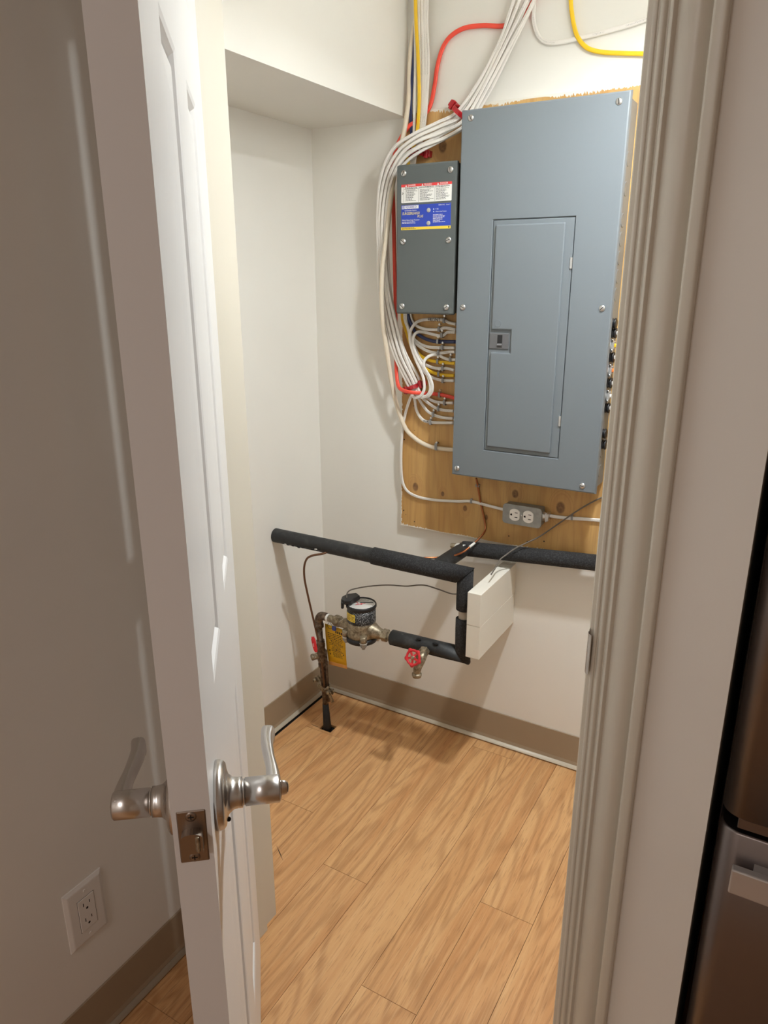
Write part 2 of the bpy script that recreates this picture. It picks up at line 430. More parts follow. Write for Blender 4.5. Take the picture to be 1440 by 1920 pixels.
# cove base: taupe vinyl band with a flared toe
def cove(name, p0, p1, nrm, h=0.108):
    p0 = Vector(p0); p1 = Vector(p1); nrm = Vector(nrm)
    prof = [(0, 0.0012), (0.0, h), (0.0015, h+.0006), (0.0032, h-.001), (0.0032, 0.022), (0.0055, 0.0125), (0.0055, 0.0012)]
    b = B(); vs = []
    for p in (p0, p1):
        for a, z in prof: vs.append(p + nrm*a + Vector((0, 0, z)))
    n = len(prof)
    b._add(vs, [(i, (i+1) % n, n+(i+1) % n, n+i) for i in range(n)] + [tuple(range(n)), tuple(range(2*n-1, n-1, -1))])
    o = struct(b.build(name, 'cove'))
    prof = [(0.0055, 0.0045), (0.0055, 0.0125), (0.0068, 0.0125), (0.011, 0.008), (0.0145, 0.0052), (0.015, 0.0035)]
    b = B(); vs = []
    for p in (p0, p1):
        for a, z in prof: vs.append(p + nrm*a + Vector((0, 0, z)))
    n = len(prof)
    b._add(vs, [(i, (i+1) % n, n+(i+1) % n, n+i) for i in range(n)] + [tuple(range(n)), tuple(range(2*n-1, n-1, -1))], True)
    t = b.build('toe', 'toelit', o); t['label'] = 'toe strip along the floor, paled as if lit from above'
    return o
cove('baseboard_left', (XL, YC+.002, 0), (XL, YB-.001, 0), (1, 0, 0))
cove('baseboard_back', (XL+.001, YB, 0), (XR, YB, 0), (0, -1, 0))
cove('baseboard_right', (XR, YC+.002, 0), (XR, YB-.017, 0), (-1, 0, 0))
cove('baseboard_hall', (XH, YE, 0), (XH, YH-.016, 0), (1, 0, 0))
# door frame: jambs with stops, casing
def jamb(name, x, s):
    b = B(); b.box((x, YH, 0), (x-s*.02, YC, 2.055)); o = struct(b.build(name, 'trim'))
    B().box((x, YH+.039, 0), (x+s*.011, YH+.071, 2.055), .0015, 1).build('door_stop', 'trim', o); return o
jamb('trim_1', XJ, 1); jr = jamb('trim_2', XJR, -1)
struct(B().box((XJ-.02, YH, 2.03), (XJR+.02, YC, 2.055)).build('trim_3', 'trim'))
CP = [(0, 0), (0, 5.2), (1.2, 6.2), (3, 6.6), (4.6, 6.0), (5.2, 4.6), (6.6, 4.6), (7.4, 6.6), (9, 8.6), (11, 9.2), (13, 8.6), (14.4, 6.8), (15, 5.8), (16.2, 5.8), (17.2, 8.4), (19, 10.6), (21, 11), (22.8, 9.6), (23.8, 7.4), (24.6, 6.6),
      (27, 7.8), (31, 10.0), (36, 12.0), (41, 13.2), (45, 13.5), (49, 12.8), (53, 10.9), (56, 8.6), (57.6, 7.2), (58.2, 7.2), (58.8, 14.6), (60, 16.2), (61.5, 16.8), (70, 16.8), (72, 16.2), (73.2, 14.8), (73.5, 13), (73.5, 0)]
def casing(name, x, s):
    b = B(); n = len(CP); vs = []
    for z in (0.0, 2.11):
        for a, t in CP: vs.append(Vector((x + s*a/1000, YH - t/1000, z)))
    b._add(vs, [(i, (i+1) % n, n+(i+1) % n, n+i) for i in range(n)], True); b._add(vs[:n], [tuple(range(n))]); b._add(vs[n:], [tuple(range(n-1, -1, -1))])
    o = struct(b.build(name, 'trim')); o.data.set_sharp_from_angle(angle=math.radians(42)); return o
casing('trim_4', XJ-.006, -1); casing('trim_5', XJR+.005, 1)
# strike plate with its lip round the edge of the right jamb
b = B(); b.box((XJR-.0012, YH-.004, .872), (XJR, YH+.03, .934), .0005, 1)
st = b.build('strike_plate', 'nickel', jr)
b = B(); pts = [Vector((XJR-.0008, YH+.002, .902)), Vector((XJR-.0012, YH-.005, .902)), Vector((XJR+.001, YH-.010, .902)), Vector((XJR+.0045, YH-.0125, .902))]
b.sweep(pts, [(-.029, .0006), (.029, .0006), (.026, -.0006), (-.026, -.0006)], Vector((-1, -.6, 0)), smooth=False); b.build('strike_lip', 'nickel', st)

# ================================================================== DOOR (hinged left, standing about 50 degrees open)
TH = math.radians(50.4)
PIN = Vector((-0.865, 0.872, 0))
door = thing('door_1', PIN, 'white moulded panel door standing open into the hall', 'door', rotz=-TH); door['kind'] = 'structure'
# local axes: x along leaf from hinge, y towards the closet face, z up.  leaf y .008-.043
LX0, LX1, LY0, LY1, LZ0, LZ1 = .003, .655, .008, .043, .010, 2.025
cols = [(0.155, 0.283), (0.397, 0.525)]; rows = [(0.20, 0.762), (0.962, 1.582), (1.685, 1.92)]
def leaf():
    b = B()
    xs = [LX0] + [c for p in cols for c in p] + [LX1]; zs = [LZ0] + [r for p in rows for r in p] + [LZ1]
    for face, sgn in ((LY1, -1), (LY0, 1)):
        for i in range(len(xs)-1):
            for j in range(len(zs)-1):
                x0, x1, z0, z1 = xs[i], xs[i+1], zs[j], zs[j+1]
                if i % 2 == 1 and j % 2 == 1:
                    steps = [(0, 0), (.005, .0015), (.009, .006), (.011, .0095), (.017, .0095), (.0190, .0045), (.021, .0032), (.048, .0014), (.05, .0012)]
                    rings = [[Vector((x0+a, face+sgn*d, z0+a)), Vector((x1-a, face+sgn*d, z0+a)), Vector((x1-a, face+sgn*d, z1-a)), Vector((x0+a, face+sgn*d, z1-a))] for a, d in steps]
                    for r0, r1 in zip(rings[:-1], rings[1:]):
                        for k in range(4): b._add([r0[k], r0[(k+1) % 4], r1[(k+1) % 4], r1[k]], [(0, 1, 2, 3)])
                    b._add(rings[-1], [(0, 1, 2, 3)])
                else: b._add([Vector((x0, face, z0)), Vector((x1, face, z0)), Vector((x1, face, z1)), Vector((x0, face, z1))], [(0, 1, 2, 3)])
    for (pa, pb) in (((LX0, LZ0), (LX1, LZ0)), ((LX0, LZ1), (LX1, LZ1)), ((LX0, LZ0), (LX0, LZ1)), ((LX1, LZ0), (LX1, LZ1))):
        b._add([Vector((pa[0], LY0, pa[1])), Vector((pb[0], LY0, pb[1])), Vector((pb[0], LY1, pb[1])), Vector((pa[0], LY1, pa[1]))], [(0, 1, 2, 3)])
    return b.build('door_leaf', 'door', door, local=True)
leaf()
# latch plate in the edge
lz = 0.8825
lp = B().box((LX1-.001, .0125, lz-.0285), (LX1+.0012, .0385, lz+.0285), .001, 1).build('latch_plate', 'bronze', door, local=True)
b = B(); out = []
for k in range(12):
    a = pi*k/11; out.append((.0095*math.cos(a), .006+.0045*math.sin(a)))
b.prism([(-.0095, -.011), (.0095, -.011)] + out, .010, Matrix(((0, 0, 1, LX1+.0006), (1, 0, 0, .0255), (0, 1, 0, lz), (0, 0, 0, 1)))); b.build('latch_bolt_collar', 'bronze', lp, local=True)
b = B(); b._add([Vector(p) for p in ((LX1, .018, lz-.009), (LX1, .033, lz-.009), (LX1+.011, .033, lz-.009), (LX1+.013, .031, lz-.009), (LX1, .018, lz+.008), (LX1, .033, lz+.008), (LX1+.011, .033, lz+.008), (LX1+.013, .031, lz+.008))],
    [(0, 1, 2, 3), (4, 5, 6, 7), (0, 3, 7, 4), (3, 2, 6, 7), (1, 2, 6, 5), (0, 1, 5, 4)], False, .0012)
b.build('latch_bolt', 'brass', lp, local=True)
for dz in (-.0225, .0225):
    sc = B().lathe((LX1+.0008, .0255, lz+dz), (LX1+.003, .0255, lz+dz), [(0, .0052), (.0008, .005), (.0013, .003), (.0013, .0008)], 16).build('screw', 'bronze', lp, local=True)
    bb = B(); bb.box((LX1+.0012, .0253-.0025, lz+dz-.0005), (LX1+.0024, .0253+.0029, lz+dz+.0005)); bb.box((LX1+.0012, .0253-.0003, lz+dz-.0027), (LX1+.0024, .0253+.0007, lz+dz+.0027))
    for v in bb.bm.verts: pass
    sl = bb.build('screw', 'dark', lp, local=True); sl.name = 'screw_recess'
# lever sets, one each side: thing door > lever_handle > rose, barrel ...
def lever(side):
    y = LY1 if side > 0 else LY0; s = side; ux, uz = .597, .8795
    P = lambda t: (ux, y+s*t, uz)
    b = B(); b.lathe(P(0), P(.1), [(0, .0335), (.003, .0338), (.0075, .0325), (.0095, .030), (.0105, .024), (.0125, .019), (.017, .0155), (.022, .0148), (.026, .0148), (.0262, .0128), (.0285, .0128), (.0287, .0138), (.062, .0138), (.0635, .0125)], 40)
    h = b.build('lever_handle', 'nickel', door, local=True)
    h['label'] = 'satin nickel lever on the closet side with a turn button' if s > 0 else 'satin nickel lever on the hall side'
    # lever arm: rises from the outer end of the barrel, sweeps towards the hinge and back to the door
    pts = spline([(ux+.006, y+s*.0555, uz), (ux-.010, y+s*.0568, uz+.002), (ux-.028, y+s*.0555, uz+.004), (ux-.050, y+s*.0528, uz+.005), (ux-.072, y+s*.0512, uz+.0045), (ux-.086, y+s*.0522, uz+.003), (ux-.0905, y+s*.0526, uz+.002)], 6)
    pr = [(0.0105*math.copysign(abs(math.cos(a))**.6, math.cos(a)), .0062*math.copysign(abs(math.sin(a))**.6, math.sin(a))) for a in [2*pi*k/20 for k in range(20)]]
    def lsc(t): e = 1 if t < .95 else (.93 if t < .985 else .6); return ((1.12-.22*math.sin(pi*min(1, t*1.2)))*e, (1.5-1.6*t if t < .4 else .86+.75*(t-.4))*e)
    b = B(); b.sweep(pts, pr, lambda t: Vector((.18, s, 0)), scale=lsc)
    b.build('lever_arm', 'nickel', h, local=True)
    if s > 0:
        b = B(); b.lathe(P(.063), P(.09), [(0, .0088), (.0025, .0088), (.006, .0080), (.0085, .0055), (.0092, .001)], 20, sx=.45); b.build('turn_button', 'nickel', h, local=True)
        b = B(); b.sphere((ux+.012, y+.0115, uz-.021), .0024, 10, 6); b.build('set_screw_hole', 'dark', h, local=True)
lever(1); lever(-1)
for hz in (.25, 1.02, 1.79):
    b = B(); b.cyl((0, 0, hz-.045), (0, 0, hz+.045), .0058, 14); b.cyl((0, 0, hz-.049), (0, 0, hz+.049), .004, 10)
    hg = b.build('hinge', 'nickel', door, local=True)
    b = B(); b.box((.0012, 0, hz-.045), (.003, .036, hz+.045)); b.build('hinge_leaf', 'nickel', hg, local=True)
    # jamb leaf (fixed side), turned back by the opening angle
    b = B(); M4 = Matrix.Rotation(TH, 4, 'Z'); b.box((-.0002, 0, hz-.045), (.0012, .034, hz+.045), M4=M4); b.build('hinge_leaf', 'nickel', hg, local=True)

# outlet on the hall wall
t = thing('wall_outlet', (XH, .615, .294), 'white two-gang-height wall plate with a duplex outlet low on the hall wall behind the door', 'outlet')
t['label'] = 'white wall plate with square duplex outlet, low on the hall wall left of the door'
b = B()
y0, y1, z0, z1 = .575, .655, .2305, .3575
rings = [(0, .0), (.0005, .002), (.006, .0055), (.008, .006)]
vs = []
for a, d in rings: vs.append([Vector((XH+d, y0+a, z0+a)), Vector((XH+d, y1-a, z0+a)), Vector((XH+d, y1-a, z1-a)), Vector((XH+d, y0+a, z1-a))])
for r0, r1 in zip(vs[:-1], vs[1:]):
    for k in range(4): b._add([r0[k], r0[(k+1) % 4], r1[(k+1) % 4], r1[k]], [(0, 1, 2, 3)])
b._add(vs[-1], [(0, 1, 2, 3)]); b.build('wall_plate', 'plate', t)
yc, zc = .615, .294
B().box((XH+.003, yc-.0175, zc-.0345), (XH+.0061, yc+.0175, zc+.0345)).build('gap', 'dark', t)['label'] = 'dark gap around the insert'
ins = B().box((XH+.004, yc-.0168, zc-.0338), (XH+.0072, yc+.0168, zc+.0338), .001, 2).build('receptacle', 'plate', t)
for dz in (.0165, -.0165):
    for (dy, w, h, ddz) in ((-.0063, .0016, .0075, .004), (.0063, .0016, .0062, .004)):
        B().box((XH+.0070, yc+dy-w/2, zc+dz+ddz-h/2), (XH+.00728, yc+dy+w/2, zc+dz+ddz+h/2)).build('slot', 'dark', ins)
    B().lathe((XH+.0070, yc, zc+dz-.0062), (XH+.00728, yc, zc+dz-.0062), [(0, .0024), (.00028, .0024)], 10).build('slot', 'dark', ins)
for dz in (.0475, -.0475):
    B().lathe((XH+.005, yc, zc+dz), (XH+.007, yc, zc+dz), [(0, .003), (.0013, .003), (.0019, .002)], 14).build('screw', 'plate', t)

# ================================================================== FRIDGE beside the door wall
FX0, FX1, FY = -.0165, .60, .872
t = thing('refrigerator', (FX0+.3, FY+.35, 0), 'dark stainless steel refrigerator standing right of the door casing', 'refrigerator')
B().box((FX0+.004, FY+.062, .05), (FX1, FY+.68, 1.72), .004, 1).build('cabinet', 'fridgeside', t)
def fdoor(name, z0, z1):
    r = .026; out = [(FX0, FY+.058)] + [(FX0+r-r*math.cos(a), FY+r-r*math.sin(a)) for a in [pi/2*k/10 for k in range(11)]] + \
        [(FX1-r+r*math.sin(a), FY+r-r*math.cos(a)) for a in [pi/2*k/10 for k in range(11)]] + [(FX1, FY+.058)]
    b = B(); n = len(out); e = .0025
    rr = [(z0, -e), (z0+e, 0), (z1-e, 0), (z1, -e)]
    cx, cy = (FX0+FX1)/2, FY+.04; vs = []
    for z, d in rr:
        for x, y in out: vs.append(Vector((x+(d if x > cx else -d)*1, y-d*(1 if y < cy else 0), z)))
    fs = []
    for i in range(3):
        for k in range(n): fs.append((i*n+k, i*n+(k+1) % n, (i+1)*n+(k+1) % n, (i+1)*n+k))
    b._add(vs, fs, True); b._add(vs[:n], [tuple(range(n-1, -1, -1))]); b._add(vs[-n:], [tuple(range(n))])
    return b.build(name, 'fridge', t)
lower = fdoor('lower_door', .10, .7045); upper = fdoor('upper_door', .7245, 1.715)
lower['label'] = 'lower freezer door with bar handle'; upper['label'] = 'upper refrigerator door'
b = B(); b.box((.004, FY+.004, .709), (FX1-.02, FY+.03, .7244), .001, 1); b.build('grip_plate', 'fridge', upper)
b = B(); b.box((.006, FY-.034, .640), (FX1-.03, FY-.022, .676), .002, 2); b.box((.03, FY-.024, .648), (.06, FY+.004, .668)); b.box((FX1-.09, FY-.024, .648), (FX1-.06, FY+.004, .668))
b.build('handle', 'fridgehandle', lower)
B().box((FX0+.02, FY+.06, 0), (FX1-.02, FY+.6, .1)).build('base', 'fridgeside', t)

# closet lamp (above the frame) and unseen hall lamp, added as fill light
t = thing('closet_lamp', (LAMP.x, LAMP.y, ZC), 'small round lamp under the closet ceiling', 'lamp')
b = B(); hc = LAMP - LDIR*.003; b.lathe(hc, hc-LDIR, [(0, .046), (.002, .05), (.03, .05), (.06, .044)], 24); b.build('lamp_head', 'porcelain', t)

t = thing('hall_fill_lamp', HFILL, 'unseen round lamp added under the hall ceiling as fill light', 'lamp')
B().lathe(HFILL, (HFILL[0], HFILL[1], HFILL[2]-.04), [(0, .24), (.02, .24), (.03, .23)], 32).build('fill_lamp_base', 'porcelain', t)

# ================================================================== PLYWOOD BACKBOARD
PX0, PX1, PZ0, PZ1, PYF = -1.010, -0.22, .660, 1.776, 1.830
def plywood():
    m = mat('plywood', (0.5, 0.3, 0.12), 0.5); g = N(m)
    tc = g.n('ShaderNodeTexCoord'); sp = g.n('ShaderNodeSeparateXYZ'); g.l(tc.outputs['Object'], sp.inputs[0]); sx, sz = sp.outputs[0], sp.outputs[2]
    def w(px, py, r, rz=None):
        p = onY(px, py, PYF) - OFFP; return (p.x, p.z, r, rz or r)
    def sc(x, z, loc=(0, 0, 0)):
        mp = g.n('ShaderNodeMapping'); mp.inputs['Scale'].default_value = (x, 1, z); mp.inputs['Location'].default_value = loc; g.l(tc.outputs['Object'], mp.inputs[0]); return mp.outputs[0]
    knots = [w(779, 913, .010, .014), w(830, 926, .006, .008), w(872, 953, .007, .010), w(966, 926, .010, .013), w(1051, 952, .013, .018), w(830, 274, .012, .017), w(912, 970, .005, .009)]
    halos = [(x, z, a*2.6, b*2.8) for x, z, a, b in knots]
    holes = [w(757, 957, .0024), w(777, 978, .002), w(954, 1005, .0022), w(989, 1016, .003), w(1020, 1015, .0025), w(758, 824, .0026), w(760, 624, .0024), w(776, 761, .0018), w(777, 807, .0013), w(761, 965, .0014)]
    big = g.noise(sc(5, .8), 1.0, 2, .5)
    hal = spots(g, sx, sz, halos)
    rings = g.rng(g.math('SINE', g.math('MULTIPLY', g.math('ADD', big, g.math('MULTIPLY', hal, .10)), 120.0)), -.1, 1)
    soft = g.noise(sc(12, 1.2, (3, 0, 5)), 1.0, 3)
    fine = g.noise(sc(260, 9), 1.0, 3, .6)
    c = g.mix(g.rng(soft, .32, .68), (0.50, 0.275, 0.085), (0.62, 0.385, 0.145))
    c = g.mix(g.math('MULTIPLY', rings, .30), c, (0.38, 0.19, 0.065))
    c = g.mix(g.math('MULTIPLY', g.rng(fine, .5, .72), .30), c, (0.30, 0.15, 0.06))
    c = g.mix(g.math('MULTIPLY', hal, .22), c, (0.42, 0.20, 0.07))
    c = g.mix(g.math('MULTIPLY', spots(g, sx, sz, knots), g.rng(g.noise(sc(150, 150), 1.0, 2), .2, .7, .55, .95)), c, (0.13, 0.055, 0.022))
    c = g.mix(spots(g, sx, sz, holes), c, (0.012, 0.008, 0.006))
    # wall paint brushed over the edges of the sheet
    h = PZ1-PZ0; fr = g.noise(sc(260, 30), 1.0, 2); pat = g.noise(sc(7, 7, (7, 0, 2)), 1.0, 2)
    amt = g.math('MULTIPLY', g.rng(fr, .35, .75), g.rng(pat, .38, .72))
    e1 = g.math('LESS_THAN', g.math('SUBTRACT', h, sz), g.math('MULTIPLY_ADD', amt, .026, .004))
    e2 = g.math('LESS_THAN', sz, g.math('MULTIPLY_ADD', amt, .014, .0015))
    hw = (PX1-PX0)/2
    e3 = g.math('LESS_THAN', g.math('ADD', sx, hw), g.math('MULTIPLY_ADD', g.rng(g.noise(sc(9, 150), 1.0, 2), .45, .75), .004, .002))
    c = g.mix(g.math('MAXIMUM', e1, g.math('MAXIMUM', e2, e3)), c, (0.80, 0.77, 0.70))
    g.col(c); g.bump(fine, .15, .0006)
    return m
OFFP = Vector(((PX0+PX1)/2, (PYF+YB)/2, PZ0))
ob = B().box((PX0, PYF, PZ0), (PX1, YB-.0005, PZ1), .001, 1).build('backboard', plywood())
setp(ob, 'knotty plywood sheet fixed to the back wall behind the electrical panel', 'board')

# ================================================================== MAIN PANEL
t = thing('breaker_box', (-.609, 1.80, .867), 'large grey steel breaker panel with a hinged door, on the plywood sheet', 'breaker box')
PC = 1.735
b = B(); b.box((-.792, PC+.006, .875), (-.422, PYF-.0005, 1.737), .002, 1); b.build('enclosure', 'grey', t)
# cover with dished edge and an opening for the door
cx0, cx1, cz0, cz1 = -.803, -.4145, .8665, 1.7455
dx0, dx1, dz0, dz1 = -.7115, -.5145, .9455, 1.5030
def lerp(a, b_, k): return a+(b_-a)*k
b = B()
def ringq(r): return [Vector((r[0], r[4], r[2])), Vector((r[1], r[4], r[2])), Vector((r[1], r[4], r[3])), Vector((r[0], r[4], r[3]))]
rs = [(cx0+.001, cx1-.001, cz0+.001, cz1-.001, PC+.013), (cx0, cx1, cz0, cz1, PC+.010), (cx0+.001, cx1-.001, cz0+.001, cz1-.001, PC+.0045), (cx0+.0025, cx1-.0025, cz0+.0025, cz1-.0025, PC+.001), (cx0+.005, cx1-.005, cz0+.005, cz1-.005, PC)]
hole_r = [(dx0-.002, dx1+.002, dz0-.002, dz1+.002, PC), (dx0-.0003, dx1+.0003, dz0-.0003, dz1+.0003, PC+.002), (dx0-.0003, dx1+.0003, dz0-.0003, dz1+.0003, PC+.008)]
allr = [ringq(r) for r in rs] + [ringq(r) for r in hole_r]
for r0, r1 in zip(allr[:-1], allr[1:]):
    for k in range(4): b._add([r0[k], r0[(k+1) % 4], r1[(k+1) % 4], r1[k]], [(0, 1, 2, 3)])
b.quad([(dx0, PC+.008, dz0), (dx1, PC+.008, dz0), (dx1, PC+.008, dz1), (dx0, PC+.008, dz1)])
b.build('cover', 'grey', t)
# hinged door with a raised field, notched round the latch
b = B(); e = .0011
b.box((dx0+e, PC+.0012, dz0+e), (dx1-e, PC+.006, dz1-e), .0012, 2)
dr = b.build('panel_door', 'grey', t)
lx1 = dx0+.060
nz0, nz1 = 1.196, 1.251
out = [(dx0+.0085, dz0+.011), (dx1-.020, dz0+.011), (dx1-.020, dz1-.011), (dx0+.0085, dz1-.011), (dx0+.0085, nz1), (lx1, nz1), (lx1, nz0), (dx0+.0085, nz0)]
b = B(); b.prism(out, .0066, Matrix(((1, 0, 0, 0), (0, 0, -1, PC+.0022), (0, 1, 0, 0), (0, 0, 0, 1))), .0030); b.build('raised_field', 'grey', dr)
la = B().box((dx0+.003, PC-.0015, 1.2045), (dx0+.054, PC+.004, 1.2425), .0015, 2).build('latch', 'latchgrey', dr); la['label'] = 'darker grey plastic latch'
b = B(); b.box((dx0+.0245, PC-.0018, 1.2085), (dx0+.0375, PC-.0010, 1.2385)); b.build('latch_recess', 'black', la)
b = B(); b._add([Vector(p) for p in ((dx0+.0250, PC-.0016, 1.2095), (dx0+.0370, PC-.0016, 1.2095), (dx0+.0370, PC-.0050, 1.2140), (dx0+.0250, PC-.0050, 1.2140), (dx0+.0250, PC-.0016, 1.2180), (dx0+.0370, PC-.0016, 1.2180))], [(0, 1, 2, 3), (3, 2, 5, 4), (0, 3, 4), (1, 5, 2), (0, 4, 5, 1)]); b.build('latch_slide', 'latchgrey', la)
b = B(); b.lathe((dx0+.025, PC-.0042, 1.266), (dx0+.025, PC-.006, 1.266), [(0, .0085), (.0007, .0083), (.0009, .0076), (.0004, .0070)], 26); b.build('lock_knockout', 'grey', dr)
for pz in (1.404, 1.039):
    h = B().box((dx1-.0050, PC-.0016, pz-.0125), (dx1+.0006, PC+.002, pz+.0125), .0008, 1).build('hinge_pin', 'steel', dr)
def screw(x, y, z, r, parent, ang):
    s_ = B().lathe((x, y, z), (x, y-.01, z), [(0, r*1.02), (.0012, r), (.0026, r*.8), (.0034, r*.45), (.0036, r*.05)], 18).build('screw', 'steel', parent)
    M4 = Matrix.Translation((x, y-.0028, z)) @ Matrix.Rotation(ang, 4, 'Y'); b = B(); b.box((-r*.72, -.0010, -r*.11), (r*.72, .0005, r*.11), M4=M4); b.build('screw_slot', 'dark', s_)
for i, (px, py) in enumerate(((883, 221), (1161, 190), (868, 576), (1129, 578), (857, 878), (1092, 911))):
    p = onY(px, py, PC); screw(p.x, PC, p.z, .0072, t, [1.1, 1.5, .4, 2.4, 1.4, .2][i])
# knockouts on the right side
for z in (.915, .965, 1.335, 1.375, 1.415, 1.455, 1.495, 1.56, 1.62):
    b = B(); b.lathe((-.422, 1.788, z), (-.419, 1.788, z), [(0, .0155), (.0006, .0155), (.0008, .0135), (.0003, .012)], 24); b.build('knockout', 'grey', t)
# cable connectors on the right side (clamps with cable stubs)
conn = [(608, 'r', None), (627, 'r', 'cw'), (650, 'c', 'cy'), (673, 'r', 'cw'), (697, 'c', 'co'), (722, 'r', 'cw'), (745, 'c', 'cw'), (769, 'r', 'cw'), (816, 'r', None), (838, 'r', None)]
names_c = {'cy': 'yellow', 'co': 'orange', 'cw': 'white'}
wcount = 0; ordn = ['topmost', 'second', 'third', 'fourth', 'lowest']
for i, (py, kd, cc) in enumerate(conn):
    p = onX(1146-(py-608)*.075, py, -.415); z = p.z; yv = 1.782 + (.006 if i % 2 else -.004)
    xr = -.4215
    b = B()
    if kd == 'r':
        b.lathe((xr, yv, z), (xr+.05, yv, z), [(0, .0118), (.002, .0118), (.0022, .0105), (.005, .0105), (.0055, .0122), (.0088, .0122), (.0098, .010), (.0098, .006)], 20)
        b.build('cable_connector', 'black', t)
    else:
        b.lathe((xr, yv, z), (xr+.05, yv, z), [(0, .0125), (.003, .0125), (.0032, .0105), (.008, .0105)], 18); b.box((xr+.003, yv-.011, z-.010), (xr+.0095, yv+.011, z+.010), .0015, 1)
        c_ = b.build('cable_connector', 'staple', t)
        for dz in (.013, -.013): B().lathe((xr+.006, yv-.008, z+dz*.9), (xr+.006, yv-.016, z+dz*.9), [(0, .0036), (.003, .0036), (.004, .0026)], 10).build('screw', 'steel', c_)
    if cc:
        pts = spline([(xr+.005, yv, z), (xr+.045, yv, z), (xr+.10, yv+.012, z+.004), (xr+.17, yv+.028, z+.05), (xr+.19, yv+.034, z+.30), (xr+.19, 1.82, 2.1)], 8)
        o = B().sweep(pts, oval(.0092, .0062), Vector((0, -1, 0))).build('electrical_cable', cc)
        if cc == 'cw': lab = ordn[wcount]+' white cable leaving the right side of the panel'; wcount += 1
        else: lab = names_c[cc]+' cable leaving the right side of the panel'
        setp(o, lab, 'cable', 'cables on the right side of the panel')

# ================================================================== SURGE PROTECTOR BOX
SC = 1.745
t = thing('surge_protector', (-.897, 1.79, 1.281), 'narrow dark grey surge protector box with blue and red labels, left of the panel', 'surge protector')
b = B(); b.box((-.980, SC+.004, 1.286), (-.814, 1.806, 1.638), .003, 2); b.build('housing', 'greyd', t)
b = B(); b.box((-.9815, SC, 1.2825), (-.8115, SC+.012, 1.6415), .0055, 3); b.build('cover', 'greyd', t)
for xx in (-.9745, -.822):
    for zz in (1.30, 1.62): B().cyl((xx, 1.805, zz), (xx, PYF, zz), .006, 12).build('standoff', 'steel', t)
for i, (px, py) in enumerate(((757, 325), (845, 318), (756, 453), (841, 450), (754, 574), (837, 576))):
    p = onY(px, py, SC); screw(p.x, SC, p.z, .0075, t, [2.0, 1.5, .6, 2.8, .7, 2.6][i])
X, U = (1, 0, 0), (0, 0, 1)
def flat(parent, name, x0, x1, z0, z1, m, lift=.0003, rad=0):
    if rad:
        out = []
        for (cx, cz, a0) in ((x1-rad, z1-rad, 0), (x0+rad, z1-rad, pi/2), (x0+rad, z0+rad, pi), (x1-rad, z0+rad, 1.5*pi)):
            for k in range(5): a = a0+pi/2*k/4; out.append((cx+rad*math.cos(a), cz+rad*math.sin(a)))
    else: out = [(x0, z0), (x1, z0), (x1, z1), (x0, z1)]
    b = B(); b.prism(out, lift, Matrix(((1, 0, 0, 0), (0, 0, -1, SC), (0, 1, 0, 0), (0, 0, 0, 1)))); return b.build(name, m, parent)
def bars(b, x0, x1, z, n, dz, h, Y, ragged=.35, seed=1):
    r = random.Random(seed)
    for i in range(n):
        L = (x1-x0)*(1-ragged*r.random()); x = x0
        while x < x0+L-.001:
            wd = min(r.uniform(.002, .007), x0+L-x); b.quad([(x, Y, z-i*dz), (x+wd, Y, z-i*dz), (x+wd, Y, z-i*dz+h), (x, Y, z-i*dz+h)]); x += wd+.0009
# red and white danger label
lx0, lx1_, lz0, lz1 = -.9665, -.8265, 1.5525, 1.5955
wl = flat(t, 'warning_label', lx0, lx1_, lz0, lz1, 'labelwhite', .0003, .002); wl['label'] = 'white warning label with a red header'
hd_ = flat(wl, 'header', lx0, lx1_, lz1-.0062, lz1, 'labelred', .0006)
LY = SC-.0006
tx = [-.9475, -.9015, -.8585]
for x, wd in zip(tx, ('DANGER', 'PELIGRO', 'DANGER')):
    text('lettering', wd, .0058, (x, LY, lz1-.0032), X, U, 'printwhite', wl, sx=.95)
    b = B(); b.prism([(x-.0075, lz1-.0055), (x-.0025, lz1-.0055), (x-.005, lz1-.0008)], .0002, Matrix(((1, 0, 0, 0), (0, 0, -1, LY), (0, 1, 0, 0), (0, 0, 0, 1)))); b.build('warning_triangle', 'printwhite', wl)
b = B()
for i, (x0, x1) in enumerate(((-.956, -.9185), (-.9155, -.8735), (-.8705, -.829))):
    bars(b, x0, x1, lz1-.0085, 2, .0021, .0011, SC-.00045, .15, 3+i); bars(b, x0+.002, x1, lz1-.0142, 11, .00245, .0010, SC-.00045, .5, 11+i)
for x in (-.9590, -.9170, -.8720): b.quad([(x-.0003, SC-.00045, lz0+.001), (x+.0003, SC-.00045, lz0+.001), (x+.0003, SC-.00045, lz1-.006), (x-.0003, SC-.00045, lz1-.006)])
b.quad([(-.959, SC-.00045, lz1-.0118), (-.918, SC-.00045, lz1-.0118), (-.918, SC-.00045, lz1-.0113), (-.959, SC-.00045, lz1-.0113)])
# shock symbol in the margin
b.quad([(-.9645, SC-.00045, 1.5725), (-.9635, SC-.00045, 1.5715), (-.9605, SC-.00045, 1.5755), (-.9615, SC-.00045, 1.5765)]); b.quad([(-.9635, SC-.00045, 1.578), (-.9625, SC-.00045, 1.5785), (-.9602, SC-.00045, 1.5738), (-.9612, SC-.00045, 1.5733)])
b.build('fine_print', 'blackprint', wl, weld=False)['kind'] = 'stuff'
